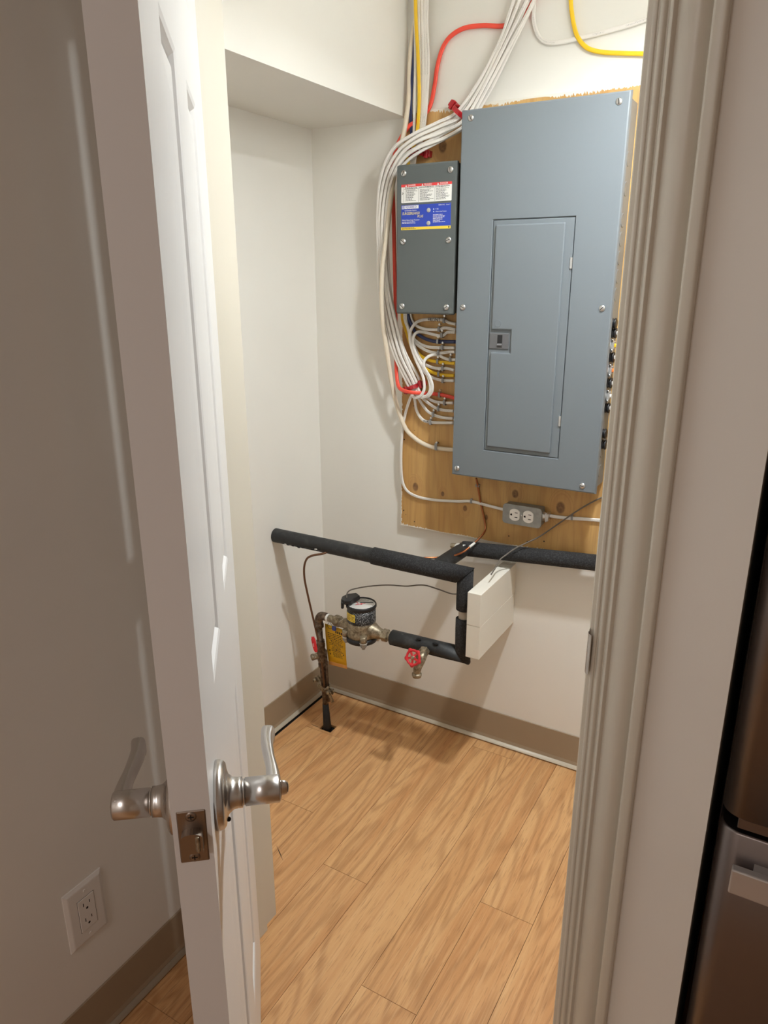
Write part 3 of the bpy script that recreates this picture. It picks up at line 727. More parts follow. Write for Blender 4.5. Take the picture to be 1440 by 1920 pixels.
# blue product label with yellow foot
bx0, bx1, bz0, bz1 = -.9665, -.8275, 1.4955, 1.5475
bl = flat(t, 'product_label', bx0, bx1, bz0, bz1, 'labelblue'); bl['label'] = 'blue product label with white and yellow lettering'
flat(bl, 'yellow_band', bx0, bx1, bz0-.0065, bz0, 'labelyellow')
flat(bl, 'brand_plate', -.9570, -.9170, 1.5385, 1.5462, 'labelwhite', .0005)
flat(bl, 'brand_mark', -.9645, -.9580, 1.5385, 1.5462, 'labelwhite', .0005)
b = B(); b.box((-.9634, SC-.0007, 1.5399), (-.9591, SC-.00055, 1.5449)); b.build('brand_mark', 'labelblue', bl)
b = B(); b.box((-.9621, SC-.0009, 1.5412), (-.9604, SC-.0007, 1.5436)); b.build('brand_mark', 'labelwhite', bl)
LB = SC-.0004
text('lettering', 'SQUARE D', .0068, (-.9545, SC-.0006, 1.5425), X, U, 'labelblue', bl, sx=1.0)
text('lettering', 'by Schneider Electric', .0040, (-.9560, LB, 1.5345), X, U, 'printwhite', bl)
text('lettering', 'SURGEBREAKER', .0088, (-.9635, LB, 1.5272), X, U, 'printyellow', bl, sx=.80, shear=.25)
text('lettering', 'PLUS', .0088, (-.9040, LB, 1.5197), X, U, 'printyellow', bl, 'RIGHT', sx=.85, shear=.25)
text('lettering', 'Whole House Surge Protector', .0046, (-.9640, LB, 1.5120), X, U, 'printwhite', bl, sx=.88)
text('lettering', 'SDSB1175C   Series 1', .0040, (-.829, LB, 1.5440), X, U, 'printwhite', bl, 'RIGHT', sx=.9)
text('lettering', '= OK', .0040, (-.870, LB, 1.5350), X, U, 'printwhite', bl)
text('lettering', '= Replace Surge Protector', .0034, (-.870, LB, 1.5290), X, U, 'printwhite', bl, sx=.85)
b = B(); bars(b, -.964, -.918, 1.5070, 2, .0030, .0011, LB-.0001, .3, 5); bars(b, -.876, -.842, 1.5215, 7, .0028, .0011, LB-.0001, .5, 9)
for z in (1.5350, 1.5290): b.lathe((-.8745, LB, z), (-.8745, LB-.0002, z), [(0, .0014), (.0002, .0014)], 10)
b.build('fine_print', 'printwhite', bl, weld=False)['kind'] = 'stuff'
b = B(); bars(b, -.964, -.920, 1.4930, 2, .0026, .0011, LB, .25, 6); b.box((-.8335, LB-.0001, 1.4905), (-.8305, LB, 1.4945)); b.build('fine_print', 'blackprint', bl, weld=False)['kind'] = 'stuff'
for z in (1.5330, 1.5030): B().lathe((-.8885, LB, z), (-.8885, LB-.003, z), [(0, .0054), (.0003, .0054), (.0012, .0045), (.0015, .002)], 22).build('indicator_lamp', mat('indicator_grey', (.42, .42, .40), .25), bl)

# ================================================================== CABLES (each cable an object of its own)
CAB = {}
def cable(pts, m, label, w=.0085, t_=.005, rnd=False, group=None, name='electrical_cable', n=8, key=None, up=None):
    """pts: (px, py, Y) points on the wall planes, or Vectors"""
    P = [p if isinstance(p, Vector) else onY(*p) for p in pts]
    S_ = spline(P, n)
    pr = circ(w/2, 10) if rnd else oval(w, t_)
    o = B().sweep(S_, pr, up or Vector((0, -1, 0)), smooth=True).build(name, m)
    setp(o, label, 'cable', group)
    return o
def lift(px, py, Y, z): # continue upward to the ceiling from a picture point
    p = onY(px, py, Y); return Vector((p.x, Y, z))
GA = 'white cables sweeping over the surge box'
# --- bundle A: from the ceiling down over the surge box into the left side of the panel
cenA = [(1000, -60, 1.818), (985, 0, 1.818), (950, 78, 1.818), (908, 160, 1.815), (868, 222, 1.808), (828, 246, 1.792), (782, 266, 1.778), (748, 291, 1.778), (726, 335, 1.782), (717, 400, 1.786), (717, 470, 1.79), (721, 540, 1.792), (732, 602, 1.795), (750, 665, 1.802), (776, 722, 1.812)]
widA = [22, 18, 13, 13, 15, 17, 18, 17, 11, 9, 9, 10, 11, 11, 11]      # half-widths in pixels
def tailpts(lst): return [(690+.15108*a, 570+.15108*b_, Y) for a, b_, Y in lst]
P_ = 1.822
tails = [  # (lateral -1 .. 1, depth shift, tail)
  (-1.0, 0.000, tailpts([(570, 1160, 1.812), (583, 1200, 1.816), (600, 1310, P_), (645, 1400, P_), (700, 1450, P_), (780, 1468, P_), (900, 1474, 1.824), (1060, 1475, 1.824)]), 'white cable marked by hand, lowest of the four curving in below the red strap'),
  (-0.75, 0.007, tailpts([(610, 1130, 1.812), (640, 1190, 1.816), (690, 1270, P_), (745, 1335, P_), (820, 1378, P_), (930, 1410, 1.824), (1060, 1420, 1.824)]), 'white cable second lowest of the four curving in below the red strap'),
  (-0.45, -.002, tailpts([(640, 1120, 1.810), (690, 1180, 1.814), (770, 1245, P_), (860, 1298, P_), (940, 1318, 1.824), (1060, 1328, 1.824)]), 'white cable third lowest of the four curving in below the red strap'),
  (-0.2, 0.006, tailpts([(660, 1100, 1.812), (740, 1165, P_), (830, 1210, P_), (940, 1226, 1.824), (1060, 1228, 1.824)]), 'white cable uppermost of the four curving in below the red strap'),
  (0.1, -.005, tailpts([(545, 1120, 1.800), (572, 1158, 1.797), (620, 1160, 1.794), (665, 1125, 1.792), (698, 1055, 1.794), (692, 940, 1.798), (660, 840, 1.802), (610, 730, 1.804), (560, 600, 1.804), (523, 470, 1.804), (520, 370, 1.806), (550, 290, 1.810), (600, 230, 1.815), (680, 199, P_), (780, 190, P_), (880, 192, P_), (950, 205, P_), (1010, 232, 1.824), (1090, 250, 1.824)]), 'white cable hand-marked FRONT, looping up to the topmost entry'),
  (0.4, 0.003, tailpts([(600, 1100, 1.802), (650, 1155, 1.797), (715, 1148, 1.793), (765, 1090, 1.791), (772, 1010, 1.793), (745, 900, 1.797), (690, 790, 1.801), (630, 690, 1.803), (575, 570, 1.803), (558, 460, 1.804), (575, 385, 1.807), (620, 348, 1.812), (700, 350, P_), (800, 375, P_), (905, 398, P_), (945, 385, P_), (985, 352, 1.824), (1085, 350, 1.824)]), 'white cable of the inner loop, entering just above the navy cable'),
  (0.7, -.003, tailpts([(640, 1090, 1.802), (700, 1152, 1.797), (755, 1140, 1.793), (795, 1080, 1.790), (798, 1000, 1.791), (765, 905, 1.794), (718, 825, 1.797), (690, 765, 1.800), (700, 705, 1.804), (745, 655, 1.808), (820, 628, 1.814), (880, 638, P_), (940, 668, P_), (1000, 688, 1.824), (1090, 690, 1.824)]), 'white cable of the short outer loop, entering just above the upper yellow cable'),
  (1.0, 0.005, [(770, 745, 1.816), (757, 790, 1.822), (752, 850, 1.824), (754, 898, 1.825), (763, 920, 1.825), (785, 932, 1.825), (820, 938, 1.826), (860, 940, 1.826), (883, 940, 1.826), (915, 948, 1.824), (955, 958, 1.815)], 'white twin cable running down the board edge to the outlet box')]
for lat, dep, tail, lab in tails:
    P = []
    for (x, y, Y), hw, i in zip(cenA, widA, range(99)):
        a = cenA[max(i-1, 0)]; c = cenA[min(i+1, len(cenA)-1)]
        dx, dy = c[0]-a[0], c[1]-a[1]; L = math.hypot(dx, dy); nx, ny = -dy/L, dx/L     # left of travel
        wob = .12*math.sin(i*1.7+lat*9)
        P.append((x-nx*hw*(lat+wob), y-ny*hw*(lat+wob), Y+dep*(1 if i > 0 else .5)))
    P = P[1:]
    p0 = onY(*P[0]); P = [Vector((p0.x+.055, p0.y, 2.07))] + P + tail
    cable(P, 'cw', lab, .0082, .0052, group=GA, n=7)
# hand marking on the two cables
def handmark(o_, s, px, py, size, up_=None):
    p = onY(px, py, 1.8185); text('lettering', s, size, p, (1, 0, 0.02), U, 'blackprint', o_, 'CENTER', sx=.9)
for o in list(COL.objects):
    if o.get('label', '').startswith('white cable hand-marked FRONT'): handmark(o, 'FRONT', 814, 600, .0130)
    if o.get('label', '').startswith('white cable marked by hand'): handmark(o, 'FUR', 799, 790, .0105)
# --- bundle B: straight down from the ceiling behind bundle A, behind the surge box and into the panel
GB = 'cables dropping straight behind the surge box'
def dropB(m, lab, xs, tail, w=.0082, dep=0):
    y = [(-30), 40, 110, 170, 215, 262, 300]
    P = [(x, yy, 1.822+dep-(.004 if i in (3, 4) else 0)) for i, (x, yy) in enumerate(zip(xs, y))]
    p0 = onY(*P[0]); P = [Vector((p0.x, p0.y, 2.07))] + P[1:]
    P += [(xs[-1]-4, 420, 1.820), (xs[-1]-9, 520, 1.820)] + tailpts(tail)
    cable(P, m, lab, w, .005, group=GB, n=7)
dropB('cn', 'navy blue cable behind the surge box, entering fifth from the top', [778, 778, 776, 771, 770, 772, 768], [(500, 160, 1.820), (540, 260, 1.820), (585, 345, 1.819), (640, 390, 1.820), (720, 435, P_), (820, 463, P_), (900, 468, 1.824), (1090, 470, 1.824)], .0092, .003)
dropB('cw', 'white cable beside the navy one, entering second from the top', [776, 778, 779, 778, 777, 776, 772], [(530, 160, 1.824), (560, 230, 1.824), (620, 280, 1.823), (700, 310, P_), (800, 318, P_), (880, 315, P_), (960, 296, 1.824), (1090, 318, 1.824)])
dropB('cy', 'yellow cable behind the surge box, entering as the upper yellow one', [778, 780, 784, 786, 785, 780, 766], [(432, 160, 1.823), (460, 270, 1.823), (495, 390, 1.823), (560, 520, 1.823), (640, 630, P_), (740, 690, P_), (860, 718, P_), (950, 728, 1.824), (1080, 738, 1.824)], .0090, -.006)
dropB('cw', 'white cable entering under the navy cable', [784, 785, 787, 788, 786, 782, 770], [(460, 160, 1.820), (505, 300, 1.819), (560, 420, 1.818), (640, 490, 1.820), (740, 530, P_), (860, 542, P_), (930, 542, 1.824), (1080, 545, 1.824)])
dropB('cw', 'white cable bending up beneath the two below the navy cable', [790, 791, 793, 793, 790, 785, 774], [(455, 165, 1.816), (510, 330, 1.815), (575, 465, 1.815), (660, 540, 1.817), (760, 590, 1.820), (860, 610, P_), (950, 604, P_), (1000, 596, 1.824), (1080, 594, 1.824)])
dropB('cy', 'yellow cable behind the surge box, entering as the lower yellow one', [786, 788, 791, 792, 790, 784, 764], [(425, 170, 1.826), (470, 330, 1.826), (540, 540, 1.825), (620, 690, 1.824), (700, 790, P_), (790, 845, P_), (880, 874, P_), (960, 884, 1.824), (1070, 888, 1.824)], .0090, .004)
dropB('cw', 'white cable entering between the two yellow cables', [797, 796, 798, 797, 795, 788, 776], [(470, 175, 1.818), (530, 380, 1.818), (590, 560, 1.818), (650, 680, 1.820), (730, 760, P_), (830, 795, P_), (920, 800, P_), (980, 800, 1.824), (1070, 822, 1.824)])
dropB('cw', 'white cable entering beneath the lower yellow cable', [802, 800, 803, 801, 798, 791, 778], [(480, 175, 1.822), (525, 430, 1.822), (590, 640, 1.822), (660, 790, 1.822), (740, 880, P_), (830, 925, P_), (920, 948, P_), (1070, 952, 1.824)])
# --- red cable
cable([(1010, -20, 1.838), (990, 20, 1.838), (968, 42, 1.838), (940, 49, 1.838), (905, 48, 1.838), (870, 53, 1.838), (845, 68, 1.838), (830, 90, 1.838), (820, 125, 1.838), (815, 160, 1.836), (806, 200, 1.826), (788, 222, 1.824), (768, 236, 1.822), (752, 258, 1.818), (741, 285, 1.812), (736, 330, 1.81), (738, 400, 1.812), (740, 500, 1.812), (742, 600, 1.812), (743, 690, 1.812), (746, 720, 1.800), (752, 730, 1.788), (770, 735.5, 1.782), (792, 737, 1.800), (820, 739, 1.820), (840, 743, 1.823), (858, 748, 1.824)],
      'cr', 'thick red cable arching from the ceiling and turning into the panel below the red strap', .0105, .0075, n=8)
# --- cream service cable
cable([Vector((-.955, 1.826, 2.07)), (770, 100, 1.830), (767, 180, 1.820), (760, 235, 1.816), (748, 290, 1.806), (738, 335, 1.790), (730, 398, 1.781), (724, 450, 1.776), (717.5, 500, 1.775), (715.5, 562, 1.777), (719, 615, 1.784), (726, 661, 1.794), (735, 721, 1.806), (746, 766, 1.814), (761, 804, 1.820), (781, 824, 1.823), (803, 836, 1.823), (825, 841, 1.823), (860, 844, 1.823)],
      'cc', 'thick round cream cable bowing out left of the surge box to the lowest entry', .0125, rnd=True)
# --- upper right white and yellow
cable([Vector((-.675, 1.838, 2.07)), (1000, 30, 1.838), (1003, 50, 1.838), (1010, 68, 1.838), (1024, 79, 1.838), (1045, 80, 1.838), (1080, 73, 1.838), (1130, 61, 1.838), (1180, 47, 1.838), (1230, 30, 1.838), (1330, 0, 1.838)], 'cw', 'white twin cable bending right across the wall above the panel', .0095, .005)
cable([Vector((-.60, 1.836, 2.07)), (1070, -5, 1.834), (1073, 30, 1.834), (1080, 62, 1.835), (1090, 80, 1.836), (1105, 92, 1.837), (1130, 98, 1.838), (1170, 100, 1.838), (1230, 101, 1.838), (1330, 101, 1.838)], 'cy', 'yellow cable bending right across the wall above the panel', .0095, .006)
# --- white cable right of the outlet box
cable([(1018, 962, 1.815), (1032, 967, 1.822), (1060, 971, 1.826), (1090, 973, 1.826), (1130, 976, 1.826), (1200, 984, 1.826), Vector((-.133, 1.826, .735))], 'cw', 'white twin cable leaving the right end of the outlet box', .0095, .005)

# --- staples over the cables
def staple(px, py, lab, w=.0062, h=.0125, Y=1.8175, tail_=True, tilt=0, back=PYF):
    p = onY(px, py, Y)
    t = thing('cable_staple', (p.x, back, p.z), lab, 'cable staple', 'grey cable staples')
    M4 = Matrix.Translation((p.x, 0, p.z)) @ Matrix.Rotation(tilt, 4, 'Y')
    b = B(); b.box((-w/2, Y-.0012, -h/2), (w/2, Y+.0010, h/2), .0004, 1, M4)
    b.box((-w/2, Y, -h/2-.0005), (w/2, back, -h/2+.0009), M4=M4); b.box((-w/2, Y, h/2-.0009), (w/2, back, h/2+.0005), M4=M4)
    b.build('clip', 'staple', t)
    if tail_:
        b = B(); q = onY(px+3.5, py-9, PYF-.004) if tilt == 0 else onY(px, py-8, PYF-.004)
        b.cyl((q.x, PYF, q.z), (q.x, PYF-.010, q.z), .0013, 8); b.lathe((q.x, PYF-.010, q.z), (q.x, PYF-.012, q.z), [(0, .003), (.0015, .0028)], 10); b.build('nail', 'steel', t)
for cx, cy, lab in [(938, 205, 'the topmost white cable marked FRONT'), (876, 312, 'the white cable second from the top'), (910, 388, 'the white cable just above the navy one'), (860, 465, 'the navy cable'), (916, 540, 'the white cable just below the navy one'),
                    (868, 606, 'the white cable that bends up to the panel'), (1016, 685, 'the short white loop close to the panel edge'), (858, 715, 'the upper yellow cable'), (920, 800, 'the white cable between the yellow ones'), (872, 870, 'the lower yellow cable'), (922, 950, 'the white cable below the lower yellow one')]:
    x, y, _ = tailpts([(cx, cy, 0)])[0]; staple(x, y, 'grey staple over '+lab)
for cx, cy, lab in [(880, 1128, 'the red cable'), (942, 1226, 'the uppermost white cable below the red one'), (866, 1300, 'the second white cable below the red one'), (805, 1372, 'the third white cable below the red one'), (770, 1468, 'the hand-marked lowest white cable')]:
    x, y, _ = tailpts([(cx, cy, 0)])[0]; staple(x, y, 'grey staple over '+lab, h=.0135)
staple(817, 838, 'large grey staple over the cream cable', .0075, .0185, 1.8155)
staple(883, 940, 'grey staple over the white cable left of the outlet box', .005, .012, 1.8225, False)
staple(1072, 971, 'grey staple over the white cable right of the outlet box', .005, .012, 1.8225, False)

# --- red straps
def strap(px, py, Y, ang, L, lab):
    p = onY(px, py, Y); t = thing('cable_strap', (p.x, p.y, p.z), lab, 'cable strap', 'red cable straps')
    ca, sa = math.cos(ang), math.sin(ang); ax = Vector((ca, 0, sa)); bx = Vector((-sa, 0, ca))
    pts = []
    for k in range(13):
        a = pi*k/12; pts.append(p + ax*(-L*math.cos(a)) + Vector((0, -1, 0))*(.022*math.sin(a)**.7 if 0 < k < 12 else 0))
    b = B(); b.sweep(pts, [(-.0055, .0015), (.0055, .0015), (.0055, -.0015), (-.0055, -.0015)], lambda s_: (ax*(-math.cos(pi*s_)) + Vector((0, -1, 0))*math.sin(pi*s_)), smooth=False); b.build('band', 'strapred', t)
    for sg in (-1, 1):
        c = p + ax*(L+.008)*sg; M4 = Matrix.Translation(c) @ Matrix(((ca, 0, -sa, 0), (0, 1, 0, 0), (sa, 0, ca, 0), (0, 0, 0, 1)))
        b = B(); b.box((-.010, -.006, -.008), (.010, PYF-c.y-.0002, .008), .0015, 1, M4); b.box((-.003, -.010, -.011), (.005, -.002, .011), .001, 1, M4); b.build('foot', 'strapred', t)
    return t
strap(862, 210, 1.812, -.75, .017, 'red plastic strap at the top left corner of the panel')
strap(776, 726, 1.812, .42, .0165, 'red plastic strap gathering the white cables below the surge box')
strap(786, 288, 1.818, -.1, .014, 'red plastic strap half hidden behind the cables above the surge box')

# ================================================================== OUTLET BOX on the plywood
t = thing('outlet_box', (-.617, 1.81, .735), 'galvanised steel utility box with a duplex outlet, below the panel', 'outlet box')
qx0, qx1, qz0, qz1, QY = -.672, -.563, .7365, .7925, 1.790
b = B(); b.box((qx0+.003, QY+.003, qz0+.003), (qx1-.003, PYF-.0005, qz1-.003), .004, 2); b.build('box', 'boxsteel', t)
def rrect(x0, x1, z0, z1, r, n=6):
    out = []
    for (cx, cz, a0) in ((x1-r, z1-r, 0), (x0+r, z1-r, pi/2), (x0+r, z0+r, pi), (x1-r, z0+r, 1.5*pi)):
        for k in range(n+1): a = a0+pi/2*k/n; out.append((cx+r*math.cos(a), cz+r*math.sin(a)))
    return out
def slabY(out, y0, y1, m, name, parent):
    b = B(); n = len(out); cx = sum(o[0] for o in out)/n; cz = sum(o[1] for o in out)/n; e = .0008
    vs = []
    for (yy, k) in ((y1, 0), (y0+e, 0), (y0, e)):
        for x, z in out:
            d = Vector((x-cx, 0, z-cz)).normalized()*k; vs.append(Vector((x, yy, z))-d)
    fs = [(i*n+k, i*n+(k+1) % n, (i+1)*n+(k+1) % n, (i+1)*n+k) for i in range(2) for k in range(n)]
    b._add(vs, fs); b._add(vs[-n:], [tuple(range(n))]); b._add(vs[:n], [tuple(range(n))])
    return b.build(name, m, parent)
slabY(rrect(qx0, qx1, qz0, qz1, .010), QY, QY+.006, 'boxsteel', 'cover_plate', t)
for cx in (-.637, -.599):
    out = []
    for k in range(28):
        a = 2*pi*k/28; out.append((cx+max(-.0142, min(.0142, .0172*math.cos(a))), .7645+.0172*math.sin(a)))
    r = slabY(out, QY-.0022, QY, 'plug', 'receptacle', t)
    for dz, h in ((.0064, .0018), (-.0064, .0018)):
        B().box((cx+.0005, QY-.0026, .7645+dz-h/2), (cx+.0085, QY-.0018, .7645+dz+h/2)).build('slot', 'dark', r)
    b = B(); b.prism([(cx-.0095+.0026*math.cos(a)*1, .7645+.0026*math.sin(a)) for a in [2*pi*k/14 for k in range(14)]], .0008, Matrix(((1, 0, 0, 0), (0, 0, -1, QY-.0018), (0, 1, 0, 0), (0, 0, 0, 1)))); b.box((cx-.0098, QY-.0026, .7645-.0026), (cx-.0068, QY-.0018, .7645+.0026)); b.build('slot', 'dark', r)
screw(-.618, QY, .7645, .0032, t, .8)
for xx in (-.645, -.612, -.585): B().lathe((xx, 1.809, qz1-.004), (xx, 1.809, qz1), [(0, .0085), (.0016, .0085), (.0018, .007), (.0012, .006)], 18).build('knockout', 'boxsteel', t)
b = B(); b.lathe((qx1-.003, 1.812, .766), (qx1+.03, 1.812, .766), [(0, .0125), (.004, .0125), (.0042, .009), (.010, .009)], 16); b.box((qx1+.004, 1.803, .755), (qx1+.014, 1.825, .777), .0015, 1)
cn = b.build('cable_connector', 'steel', t)
for zz in (.757, .777): B().lathe((qx1+.009, 1.804, zz), (qx1+.009, 1.798, zz), [(0, .003), (.003, .003), (.0042, .002)], 10).build('screw', 'steel', cn)

# ================================================================== SUPPORT BOARD of stacked planks on the back wall
t = thing('support_board', (-.661, 1.72, .42), 'white painted wooden board standing out from the back wall beside the pipes', 'board')
bx0, bx1 = -.6805, -.6425
b = B(); b.box((bx0, 1.590, .5135), (bx1, 1.815, .6050), .0012, 2); b.build('plank', 'boardpaint', t)
b = B(); b.box((bx0, 1.5905, .4195), (bx1, 1.8445, .5132), .0012, 2); b.build('plank', 'boardpaint', t)
b = B(); b.box((bx0, 1.8155, .5133), (bx1, 1.8445, .6055), .002, 2); b.build('end_block', 'boardpaint', t)

# ================================================================== WATER PIPES
t = thing('water_pipe', (-1.172, 1.646, 0), 'water pipe run in black foam sleeves, rising from the floor to the walls', 'pipe')
RO = .0215
A0 = Vector((-1.325, 1.602, .6445)); AJ = Vector((-.976, 1.613, .640)); A1 = Vector((-.703, 1.625, .6335))
CX, CY = -.7035, 1.625
def tube(p0, p1, r, m, name, parent=t, wob=0, seg=24):
    p0 = Vector(p0); p1 = Vector(p1); L = (p1-p0).length; n = max(2, int(L/.02)); r_ = random.Random(int(L*1e4))
    prof = [(0, r*.86), (0.0006, r*.97), (.003, r)] + [(L*i/n, r*(1+wob*(r_.random()-.5))) for i in range(1, n)] + [(L-.003, r), (L-.0006, r*.97), (L, r*.86)]
    b = B(); b.lathe(p0, p1, prof, seg); return b.build(name, m, parent)
dA = (A1-A0).normalized()
s1 = tube(A0, AJ+dA*.004, RO*.98, 'foamold', 'foam_sleeve', wob=.03); s1['label'] = 'older smooth foam sleeve running into the left wall'
# torn seam with glints
for (px, py) in ((535, 1021), (592, 1030), (560, 1026)):
    p = onY(px, py, 1.584); b = B(); b.sphere(p, .0034, 7, 5, (1.7, .6, .8)); b.build('torn_seam', 'steel' if px != 560 else 'dark', s1)
b = B()
for k in range(7):
    p = onY(540+k*9, 1021.5+k*1.7, 1.5835); b.sphere(p, .0035, 6, 4, (1.8, .5, .6))
b.build('torn_seam', 'dark', s1)
# upper sleeve with mitred end (elbow in foam)
def mitre(pa, pb, r, dirm, m, name, seg=28):
    """tube from pa to pb whose pb end is cut by the plane through pb with normal dirm"""
    pa = Vector(pa); pb = Vector(pb); d, u, w, L = B().frame(pa, pb); vs = []; b = B()
    for (q, rr) in ((0, r*.88), (.002, r), (L*.33, r*1.01), (L*.66, r*.99), (None, r)):
        for k in range(seg):
            a = 2*pi*k/seg; o = u*(rr*math.cos(a)) + w*(rr*math.sin(a))
            if q is None:
                s_ = L - o.dot(dirm)/d.dot(dirm); vs.append(pa+d*s_+o)
            else: vs.append(pa+d*q+o)
    fs = [(i*seg+k, i*seg+(k+1) % seg, (i+1)*seg+(k+1) % seg, (i+1)*seg+k) for i in range(4) for k in range(seg)]
    b._add(vs, fs, True); b._add(vs[:seg], [tuple(range(seg-1, -1, -1))]); b._add(vs[-seg:], [tuple(range(seg))])
    return b.build(name, m, t)
mn = Vector((1, 0, 1)).normalized()
mitre(AJ-dA*.002, Vector((CX, CY, .6335)), RO*1.13, Vector((1, 0, -1)).normalized(), 'foam', 'foam_sleeve')['label'] = 'thick rough foam sleeve ending in a mitred corner'
mitre(Vector((CX, CY, .536)), Vector((CX, CY, .6350)), RO, Vector((1, 0, -1)).normalized(), 'foam', 'foam_sleeve')
tube((CX, CY, .50), (CX, CY, .545), .0145, 'brasspipe', 'bare_pipe')
mitre(Vector((CX, CY, .512)), Vector((CX, CY, .4010)), RO, Vector((1, 0, 1)).normalized(), 'foam', 'foam_sleeve')
D0 = Vector((-.921, 1.618, .4015)); D1 = Vector((CX, CY, .4025))
sl = mitre(D0, D1, RO*1.02, Vector((1, 0, 1)).normalized(), 'foamold', 'foam_sleeve'); sl['label'] = 'foam sleeve with torn holes above the spigot'
for (px, py, sx_) in ((785, 1198, 1.5), (816.5, 1207, 1.7)):
    p = onY(px, py, 1.6075); b = B(); b.sphere(p, .0055, 10, 6, (sx_, .9, .62)); b.build('torn_hole', 'dark', sl)
# slit along the underside
so = Vector((0, -.0172, -.0138)); b = B(); b.cyl(D0.lerp(D1, .02)+so, D0.lerp(D1, .9)+so, .0014, 8); b.build('slit', 'dark', sl)
# branch from upper pipe back to the wall pipe
T0 = Vector((-.787, 1.625, .640)); T1 = Vector((-.785, 1.800, .6355))
tube(T0, T1, RO*.98, 'foamold', 'foam_sleeve', wob=.02)['label'] = 'short foam sleeve of the branch towards the back wall'
W0 = Vector((-.790, 1.799, .6365)); W1 = Vector((-.135, 1.799, .690))
tube(W0, W1, RO, 'foam', 'foam_sleeve', wob=.01)['label'] = 'foam sleeve running along the back wall under the plywood'
# end cap fitting and clamp at the tee
p = onY(853, 1023, 1.79); b = B(); b.hexnut(p+Vector((-.012, 0, -.002)), p+Vector((.010, 0, .001)), .0075); gf = b.build('ground_clamp', 'brass', t)
b = B(); b.cyl((-.800, 1.778, .6375), (-.775, 1.776, .6375), .019, 16); b.build('tee_fitting', 'pvcwhite', t)
# riser from the floor
R0 = Vector((-1.172, 1.646, -.006)); R1 = Vector((-1.188, 1.640, .377))
rd = (R1-R0).normalized()
rat = lambda z: R0 + rd*((z-R0.z)/rd.z)
B().lathe(R0, rat(.09), [(0, .0135), (.010, .0130), (.095, .0098)], 18).build('pipe_boot', 'black', t)['label'] = 'black tapered wrap at the floor'
B().lathe(rat(.085), R1, [(0, .0088), ((R1-rat(.085)).length, .0088)], 18).build('riser', 'pipe', t)
bx = rat(.12); b = B(); b.cyl(bx+Vector((.012, .002, -.02)), rat(.28)+Vector((.013, .003, 0)), .0052, 12); b.build('side_pipe', 'pipe', t)
# elbow at the top
E = R1 + rd*.010
pts = spline([R1-rd*.012, R1+rd*.004, E+Vector((.008, -.001, .008)), E+Vector((.022, -.003, .012)), E+Vector((.036, -.004, .012))], 6)
b = B(); b.sweep(pts, circ(.0128, 16), Vector((0, -1, 0))); b.lathe(R1-rd*.02, R1, [(0, .0142), (.009, .0142), (.011, .0125)], 16); el = b.build('elbow', 'pipe', t)
Mz = .4065   # meter inlet axis height
N0 = E+Vector((.034, -.004, .012)); MC = Vector((-1.020, 1.617, 0)); 
N1 = Vector((-1.062, 1.620, Mz-.004))
nd = (N1-N0).normalized()
B().cyl(N0, N0+nd*.010, .0125, 16).build('thread_tape', 'pvcwhite', t)
B().lathe(N0+nd*.008, N0+nd*.05, [(0, .0112), (.028, .0112)], 16).build('nipple', 'brass', t)
B().hexnut(N0+nd*.032, N0+nd*.056, .0172).build('coupling_nut', 'brass', t)
B().lathe(N0+nd*.054, N1+nd*.01, [(0, .0148), ((N1-N0).length-.044, .0148)], 16).build('tailpiece', 'brass', t)
# ball valve on the riser with red lever
V = rat(.262)
b = B(); b.lathe(V-rd*.040, V+rd*.050, [(0, .0128), (.012, .0128), (.014, .0115), (.022, .0135), (.040, .0160), (.058, .0135), (.066, .0118), (.068, .0135), (.078, .0135), (.080, .0115), (.084, .0132), (.090, .0132)], 18)
vb = b.build('valve_body', 'pipe', t)
vd = Vector((-.62, -.78, -.1)).normalized()
b = B(); b.lathe(V+vd*.012, V+vd*.052, [(0, .010), (.008, .010), (.0085, .0075), (.012, .0075), (.0125, .0105), (.020, .0105), (.022, .0075)], 12); b.hexnut(V+vd*.018, V+vd*.034, .0095); b.build('valve_stem', 'brass', vb)
L0 = onY(592, 1219, 1.60); L1 = onY(586.5, 1196, 1.60)
pts = spline([L0+Vector((.002, .0, -.006)), L0, L0.lerp(L1, .5), L1+Vector((0, 0, .004))], 6)
b = B(); b.sweep(pts, [(-.0062, -.0012), (-.0062, .0012), (-.005, .0024), (.005, .0024), (.0062, .0012), (.0062, -.0012)], Vector((.3, -1, .2)), scale=lambda s_: .6+.45*min(1, s_*2) if s_ < .93 else .75); lv = b.build('valve_lever', 'red', vb)
text('lettering', 'ON', .007, onY(588, 1209, 1.5965), (.15, 0, -1), (1, 0, .15), 'printwhite', lv, 'CENTER', lift=.0015)
# ground clamp near the floor
G = rat(.155); cxv = Vector((1, -.25, 0)).normalized()
b = B()
for sg in (-1, 1):
    pts = [G + cxv*(k*.009) + Vector((.25, 1, 0)).normalized()*sg*(.0155 if abs(k) < 2 else .006) + Vector((0, 0, -.004*k)) for k in range(-4, 5)]
    b.sweep(pts, [(-.007, -.0018), (.007, -.0018), (.007, .0018), (-.007, .0018)], Vector((.25, 1, 0)).normalized()*sg, smooth=False)
gc = b.build('ground_clamp', 'brass', t)
for sx_, dz in ((-.030, .010), (.030, -.008)):
    c = G + cxv*sx_ + Vector((0, 0, dz)); nrm = Vector((-.25, -1, 0)).normalized()
    b = B(); b.lathe(c-nrm*.012, c+nrm*.02, [(0, .0032), (.022, .0032), (.0222, .0062), (.027, .0062), (.029, .004)], 12); b.build('screw', 'brass', gc)
b = B(); b.cyl(G+Vector((.018, -.008, -.004)), G+Vector((.040, -.012, -.042)), .0048, 10); b.cyl(G+Vector((.010, -.016, -.010)), G+Vector((.030, -.020, .012)), .004, 10); b.build('wire_lug', 'brass', gc)

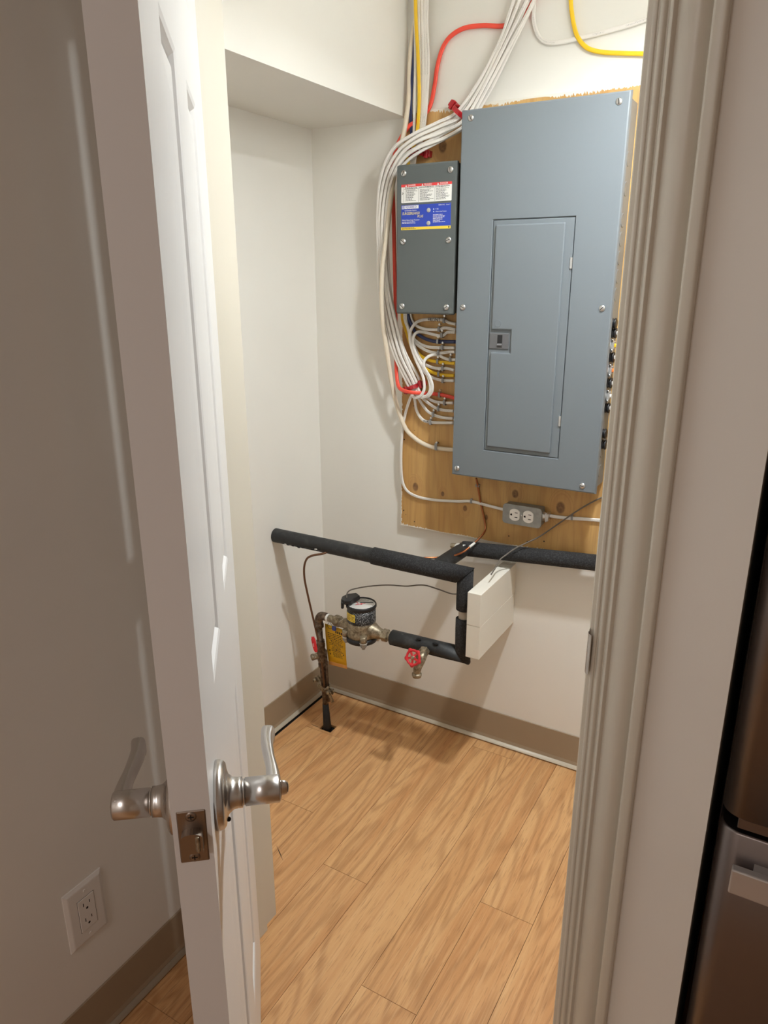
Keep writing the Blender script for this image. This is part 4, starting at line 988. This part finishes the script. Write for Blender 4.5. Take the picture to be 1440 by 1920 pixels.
# ================================================================== WATER METER
t2 = thing('water_meter', (MC.x, MC.y, .345), 'brass water meter with a speckled black register, between riser and foam sleeve', 'water meter')
mx, my = MC.x, MC.y
b = B(); b.lathe((mx, my, .366), (mx, my, .5), [(0, .036), (.004, .045), (.016, .046), (.018, .042)], 36); b.build('bottom_plate', 'black', t2)
b = B(); b.lathe((mx, my, .383), (mx, my, .5), [(0, .042), (.006, .0435), (.014, .0435), (.020, .0425), (.040, .0415), (.052, .0415)], 36)
b.lathe((mx, my, .405), (mx-.058, my+.001, .4065), [(0, .022), (.040, .020), (.046, .017), (.058, .016)], 18)
b.lathe((mx, my, .409), (mx+.085, my+.002, .4005), [(0, .034), (.036, .027), (.053, .018), (.066, .0150), (.076, .0150)], 18)
b.build('meter_body', 'brass', t2)
pN = Vector((mx+.070, my+.002, .4015)); b = B(); b.hexnut(pN, pN+Vector((.018, 0, .0003)), .0185); b.cyl(pN+Vector((.016, 0, .0003)), pN+Vector((.036, 0, .001)), .0145, 16); b.build('coupling_nut', 'brass', t2)
for k, a in enumerate((-105, -12, 78, 168)):
    ar = math.radians(a-40); c = Vector((mx+.046*math.cos(ar), my+.046*math.sin(ar), .0145))
    B().cyl((c.x, c.y, .3805), (c.x, c.y, .402), .0105, 12).build('bolt_lug', 'brass', t2)
    b = B(); b.hexnut((c.x, c.y, .368), (c.x, c.y, .380), .0098); b.cyl((c.x, c.y, .362), (c.x, c.y, .369), .005, 10); b.build('bolt', 'boxsteel', t2)
    B().lathe((c.x, c.y, .3797), (c.x, c.y, .382), [(0, .0110), (.0018, .0110)], 14).build('washer', 'pvcwhite', t2)
b = B(); b.lathe((mx, my, .430), (mx, my, .5), [(0, .041), (.002, .0422), (.010, .0422), (.012, .0415), (.044, .0415)], 40); rg = b.build('register', 'register', t2)
b = B(); b.lathe((mx, my, .473), (mx, my, .5), [(0, .0425), (.003, .0442), (.009, .0442), (.012, .0425), (.012, .0408), (.008, .0400)], 40, cap=False); b.build('register_rim', 'black', t2)
dl = B().lathe((mx, my, .478), (mx, my, .482), [(0, .0402), (.003, .0402)], 36).build('dial', 'dial', t2)
DT = .4812
b = B(); fv = Vector((.504, -.864, 0)); rv = Vector((.864, .504, 0)); c = Vector((mx, my, DT))
def dq(u0, u1, v0, v1, z=0): return [c + rv*a + fv*(-d) + Vector((0, 0, z)) for a, d in ((u0, v0), (u1, v0), (u1, v1), (u0, v1))]
b.quad(dq(-.004, .034, .010, .0145)); b.quad(dq(-.030, -.016, -.004, -.003)); b.quad(dq(-.012, .02, .021, .0228))
for k in range(20):
    a = 2*pi*k/20; q = c + rv*.034*math.cos(a) + fv*.034*math.sin(a); b.lathe(q, q+Vector((0, 0, .0002)), [(0, .0012), (.0002, .0012)], 5)
b.build('dial_print', 'blackprint', dl)
b = B(); b.box((-.0008, -.018, .0004), (.0008, .012, .0012), M4=Matrix.Translation(c) @ Matrix.Rotation(-.7, 4, 'Z')); b.box((-.0008, -.009, .0004), (.0008, .009, .0012), M4=Matrix.Translation(c+Vector((-.016, .002, 0))) @ Matrix.Rotation(1.0, 4, 'Z')); b.lathe(c, c+Vector((0, 0, .002)), [(0, .003), (.0018, .0025)], 10); b.build('needle', 'red', dl)
# yellow sticker on the register drum
b = B(); vs = []; n = 9; a0, a1 = math.radians(-140), math.radians(-84)
for k in range(n):
    a = a0+(a1-a0)*k/(n-1); r = .0420
    vs += [Vector((mx+r*math.cos(a), my+r*math.sin(a), .4400)), Vector((mx+r*math.cos(a), my+r*math.sin(a), .4640))]
b._add(vs, [(2*k, 2*k+2, 2*k+3, 2*k+1) for k in range(n-1)], True); sk = b.build('sticker', 'labelyellow', t2); sk['label'] = 'yellow sticker on the register'
b = B(); rr = random.Random(4)
for i in range(5):
    z = .4600-i*.0040
    for k in range(12):
        if rr.random() < .25 or (i == 0 and (k < 3 or k > 9)): continue
        q0 = a0+(a1-a0)*(k+.5)/13; q1 = q0+(a1-a0)*.06; r = .0422
        b.quad([(mx+r*math.cos(q0), my+r*math.sin(q0), z), (mx+r*math.cos(q1), my+r*math.sin(q1), z), (mx+r*math.cos(q1), my+r*math.sin(q1), z+.0016), (mx+r*math.cos(q0), my+r*math.sin(q0), z+.0016)])
b.build('fine_print', 'blackprint', sk, weld=False)['kind'] = 'stuff'
# remote reader clipped on the rim
rv2 = Vector((.864, .504, 0)); fv2 = Vector((.504, -.864, 0))
rc = Vector((mx, my, .4865)); M4 = Matrix(((rv2.x, -fv2.x, 0, rc.x), (rv2.y, -fv2.y, 0, rc.y), (0, 0, 1, rc.z), (0, 0, 0, 1)))
out = [(-.058, -.006), (-.056, .014), (-.042, .033), (-.016, .041), (-.004, .020), (-.013, .008), (-.022, -.001), (-.029, -.016), (-.046, -.018)]
b = B(); b.prism(out, .013, M4, .0022); b.box((-.058, -.012, -.015), (-.050, .006, .006), .002, 1, M4); b.build('remote_reader', 'black', t2)
# thin seal wire
b = B(); b.sweep(spline([onY(650, 1143, 1.59), onY(650, 1152, 1.588), onY(644, 1160, 1.592), onY(636, 1166, 1.60)], 5), circ(.0005, 6)); b.build('seal_wire', 'steel', t2)

# yellow paper tag hanging behind the inlet
t3 = thing('warning_tag', onY(628, 1240, 1.652), 'yellow paper tag with black print hanging behind the meter inlet', 'tag')
c4 = [onY(609, 1169, 1.655), onY(647, 1182, 1.655), onY(651.5, 1247, 1.652), onY(616, 1239, 1.652)]
def tagpt(u, v):
    p = c4[0].lerp(c4[1], u).lerp(c4[3].lerp(c4[2], u), v); return p + Vector((0, -.003*math.sin(pi*v)-.004*v*v*u, 0))
def tagmesh(v0, v1, m, name, par, th=.0006):
    b = B(); nu, nv = 4, 6; vs = []
    for s_ in (0, 1):
        for j in range(nv+1):
            for i in range(nu+1): vs.append(tagpt(i/nu, v0+(v1-v0)*j/nv)+Vector((0, th*s_, 0)))
    k = (nu+1)*(nv+1); fs = []
    for s_ in (0, 1):
        for j in range(nv):
            for i in range(nu): a = s_*k+j*(nu+1)+i; fs.append((a, a+1, a+nu+2, a+nu+1))
    for i in range(nu): fs += [(i, i+1, k+i+1, k+i), (nv*(nu+1)+i, nv*(nu+1)+i+1, k+nv*(nu+1)+i+1, k+nv*(nu+1)+i)]
    for j in range(nv): fs += [(j*(nu+1), (j+1)*(nu+1), k+(j+1)*(nu+1), k+j*(nu+1)), (j*(nu+1)+nu, (j+1)*(nu+1)+nu, k+(j+1)*(nu+1)+nu, k+j*(nu+1)+nu)]
    b._add(vs, fs, True); return b.build(name, m, par)
tg = tagmesh(0, 1, 'tag', 'tag_sheet', t3)
tagmesh(1, 1.10, 'tagorange', 'tag_end', t3)['label'] = 'orange lower edge'
b = B(); rr = random.Random(12)
def tq(u0, u1, v0, v1): b.quad([tagpt(u0, v0)+Vector((0, -.0004, 0)), tagpt(u1, v0)+Vector((0, -.0004, 0)), tagpt(u1, v1)+Vector((0, -.0004, 0)), tagpt(u0, v1)+Vector((0, -.0004, 0))])
for u in (.52, .61, .70, .79, .88): tq(u, u+.055, .10, .165)
v = .20
for ln, hh, a_, z_ in ((4, .026, .1, .9), (2, .022, .22, .85), (2, .022, .16, .92), (1, .020, .3, .8), (3, .017, .25, .8), (1, .022, .12, .9), (6, .014, .3, .85)):
    for _ in range(ln):
        u = a_+rr.random()*.06; e_ = z_-rr.random()*.1
        while u < e_: w_ = rr.uniform(.04, .13); tq(u, min(u+w_, e_), v, v+hh*.7); u += w_+.022
        v += hh*1.75
for u, vv in ((.12, .66), (.85, .70), (.15, .76), (.5, .60)): tq(u, u+.05, vv, vv+.035)
b.build('fine_print', 'blackprint', tg, weld=False)['kind'] = 'stuff'
p = onY(627, 1178, 1.648); b = B(); b.box((p.x-.008, p.y-.004, p.z-.008), (p.x+.006, p.y+.003, p.z+.007), .003, 2); b.build('blue_seal', 'sealblue', t3)
b = B(); b.sweep(spline([p+Vector((-.001, 0, .004)), p+Vector((-.01, -.003, .012)), p+Vector((-.012, -.004, .030)), p+Vector((.012, -.02, .04))], 5), circ(.0006, 6)); b.sweep(spline([p+Vector((-.006, -.001, 0)), p+Vector((-.018, -.002, -.005)), p+Vector((-.024, -.001, .006)), p+Vector((-.016, -.002, .018))], 5), circ(.0006, 6)); b.build('seal_wire', 'black', t3)

# spigot with red wheel, threaded into the lower sleeve
t4 = thing('spigot', onY(792, 1225, 1.60), 'small brass hose spigot with a red wheel handle, under the lower foam sleeve', 'faucet')
s0 = onY(797, 1216, 1.603); s1_ = onY(792, 1230, 1.575); s2 = onY(787, 1242, 1.560)
ax = (s1_-s0).normalized()
B().lathe(s0-ax*.004, s1_, [(0, .0085), (.014, .0085)], 14).build('spigot_shank', 'steel', t4)
B().hexnut(s0+ax*.006, s0+ax*.018, .0155).build('spigot_flange', 'brass', t4)
b = B(); pts = spline([s0+ax*.012, s1_, s1_.lerp(s2, .6)+Vector((-.001, 0, -.004)), onY(783, 1252, 1.556), onY(781.5, 1262, 1.556)], 6)
b.sweep(pts, circ(.0108, 14), Vector((0, -1, 0)), scale=lambda s_: 1.0+.15*math.sin(pi*s_*1.2)); e0 = pts[-1]
b.lathe(e0+Vector((0, 0, .001)), e0+Vector((0, 0, -.02)), [(0, .0105), (.002, .0135), (.008, .0135), (.0095, .012), (.012, .012)], 18); b.build('spigot_body', 'brass', t4)
wc = onY(774.5, 1233, 1.545); wd = (Vector((0, 0, CAM_H))*0 + (s1_-wc)).normalized(); wn = Vector((-.08, -.92, .32)).normalized()
b = B(); b.cyl(s1_.lerp(wc, .1), wc+wn*.004, .0062, 12); b.build('spigot_stem', 'brass', t4)
u = wn.cross(Vector((0, 0, 1))).normalized(); w = wn.cross(u)
b = B(); RW = .0195; seg = 60; vs = []; m_ = 8
for k in range(seg):
    a = 2*pi*k/seg; lobe = .0032*max(0, math.cos(2.5*(a)) ** 2 - .55)/.45
    for j in range(m_):
        q = 2*pi*j/m_; r = RW + lobe*(.6+.4*math.cos(q)) + .0036*math.cos(q)*(1+.35*lobe/.0032); vs.append(wc + u*(r*math.cos(a+.35)) + w*(r*math.sin(a+.35)) + wn*(.0030*math.sin(q)))
b._add(vs, [(k*m_+j, k*m_+(j+1) % m_, ((k+1) % seg)*m_+(j+1) % m_, ((k+1) % seg)*m_+j) for k in range(seg) for j in range(m_)], True)
for k in range(5):
    a = 2*pi*(k+.5)/5+.35+pi/5; d_ = u*math.cos(a)+w*math.sin(a)
    b.sweep([wc+d_*.006+wn*.001, wc+d_*.013, wc+d_*.0185-wn*.001], [(-.0028, -.0012), (.0028, -.0012), (.0028, .0012), (-.0028, .0012)], wn, smooth=False)
b.lathe(wc-wn*.004, wc+wn*.004, [(0, .0075), (.006, .0075), (.008, .0062)], 18)
b.build('wheel_handle', 'red', t4)
B().lathe(wc+wn*.003, wc+wn*.008, [(0, .0045), (.0026, .0045), (.0034, .003)], 12).build('wheel_screw', 'brass', t4)

# ================================================================== WIRES
def wire(pts, r, m, lab, up=None, n=8):
    P = [p if isinstance(p, Vector) else onY(*p) for p in pts]
    o = B().sweep(spline(P, n), circ(r, 8), up or Vector((0.15, -1, 0.1))).build('wire', m); return setp(o, lab, 'wire')
wire([(616, 1034, 1.598), (604, 1038.5, 1.584), (588, 1041, 1.578), (576, 1047, 1.580), (570.5, 1062, 1.590), (571, 1085, 1.605), (577, 1115, 1.62), (585, 1150, 1.63), (592, 1180, 1.632), (599, 1212, 1.632), (603, 1240, 1.633), (607, 1275, 1.632), (608, 1288, 1.634)], .0032, 'copper_old', 'brown earthing wire looping from the upper sleeve down to the riser')
w2 = wire([(893, 897, 1.812), (896, 912, 1.824), (900, 938, 1.826), (905, 960, 1.826), (910, 985, 1.824), (909, 996, 1.815), (900, 1008, 1.79), (885, 1022, 1.76), (868, 1035, 1.73), (845, 1043.5, 1.69), (820, 1045.5, 1.655), (800, 1046, 1.637), (786, 1047, 1.630)], .0029, 'copper', 'bare copper earthing wire hanging from the panel to the upper pipe')
p0, p1 = onY(890, 1018, 1.769), onY(880, 1026, 1.75)
b = B(); b.cyl(p0, p1, .0036, 10); o = b.build('paint_spot', 'pvcwhite', w2); o['label'] = 'dab of white paint'
staple(895, 911, 'grey staple over the copper earthing wire below the panel', .0105, .0065, 1.8225, False)
wire([(650, 1122, 1.60), (651, 1112, 1.608), (658, 1106, 1.615), (680, 1101, 1.625), (705, 1098, 1.63), (730, 1097, 1.63), (762, 1099, 1.63), (785, 1097, 1.63), (800, 1098, 1.63), (825, 1106, 1.628), (845, 1113, 1.622), (858, 1114, 1.612)], .0019, 'cg', 'thin grey wire running from the meter reader to the vertical sleeve')
wire([(921, 1077, 1.667), (928, 1066, 1.70), (937, 1050, 1.735), (948, 1041, 1.755), (965, 1029, 1.772), (985, 1019, 1.785), (1010, 1007, 1.80), (1040, 987, 1.815), (1070, 966, 1.815), (1100, 947, 1.822), (1130, 932, 1.826), (1170, 915, 1.826), Vector((-.25, 1.826, .90)), Vector((-.133, 1.826, .96))], .0019, 'cg', 'thin grey wire rising from the support board across the plywood')
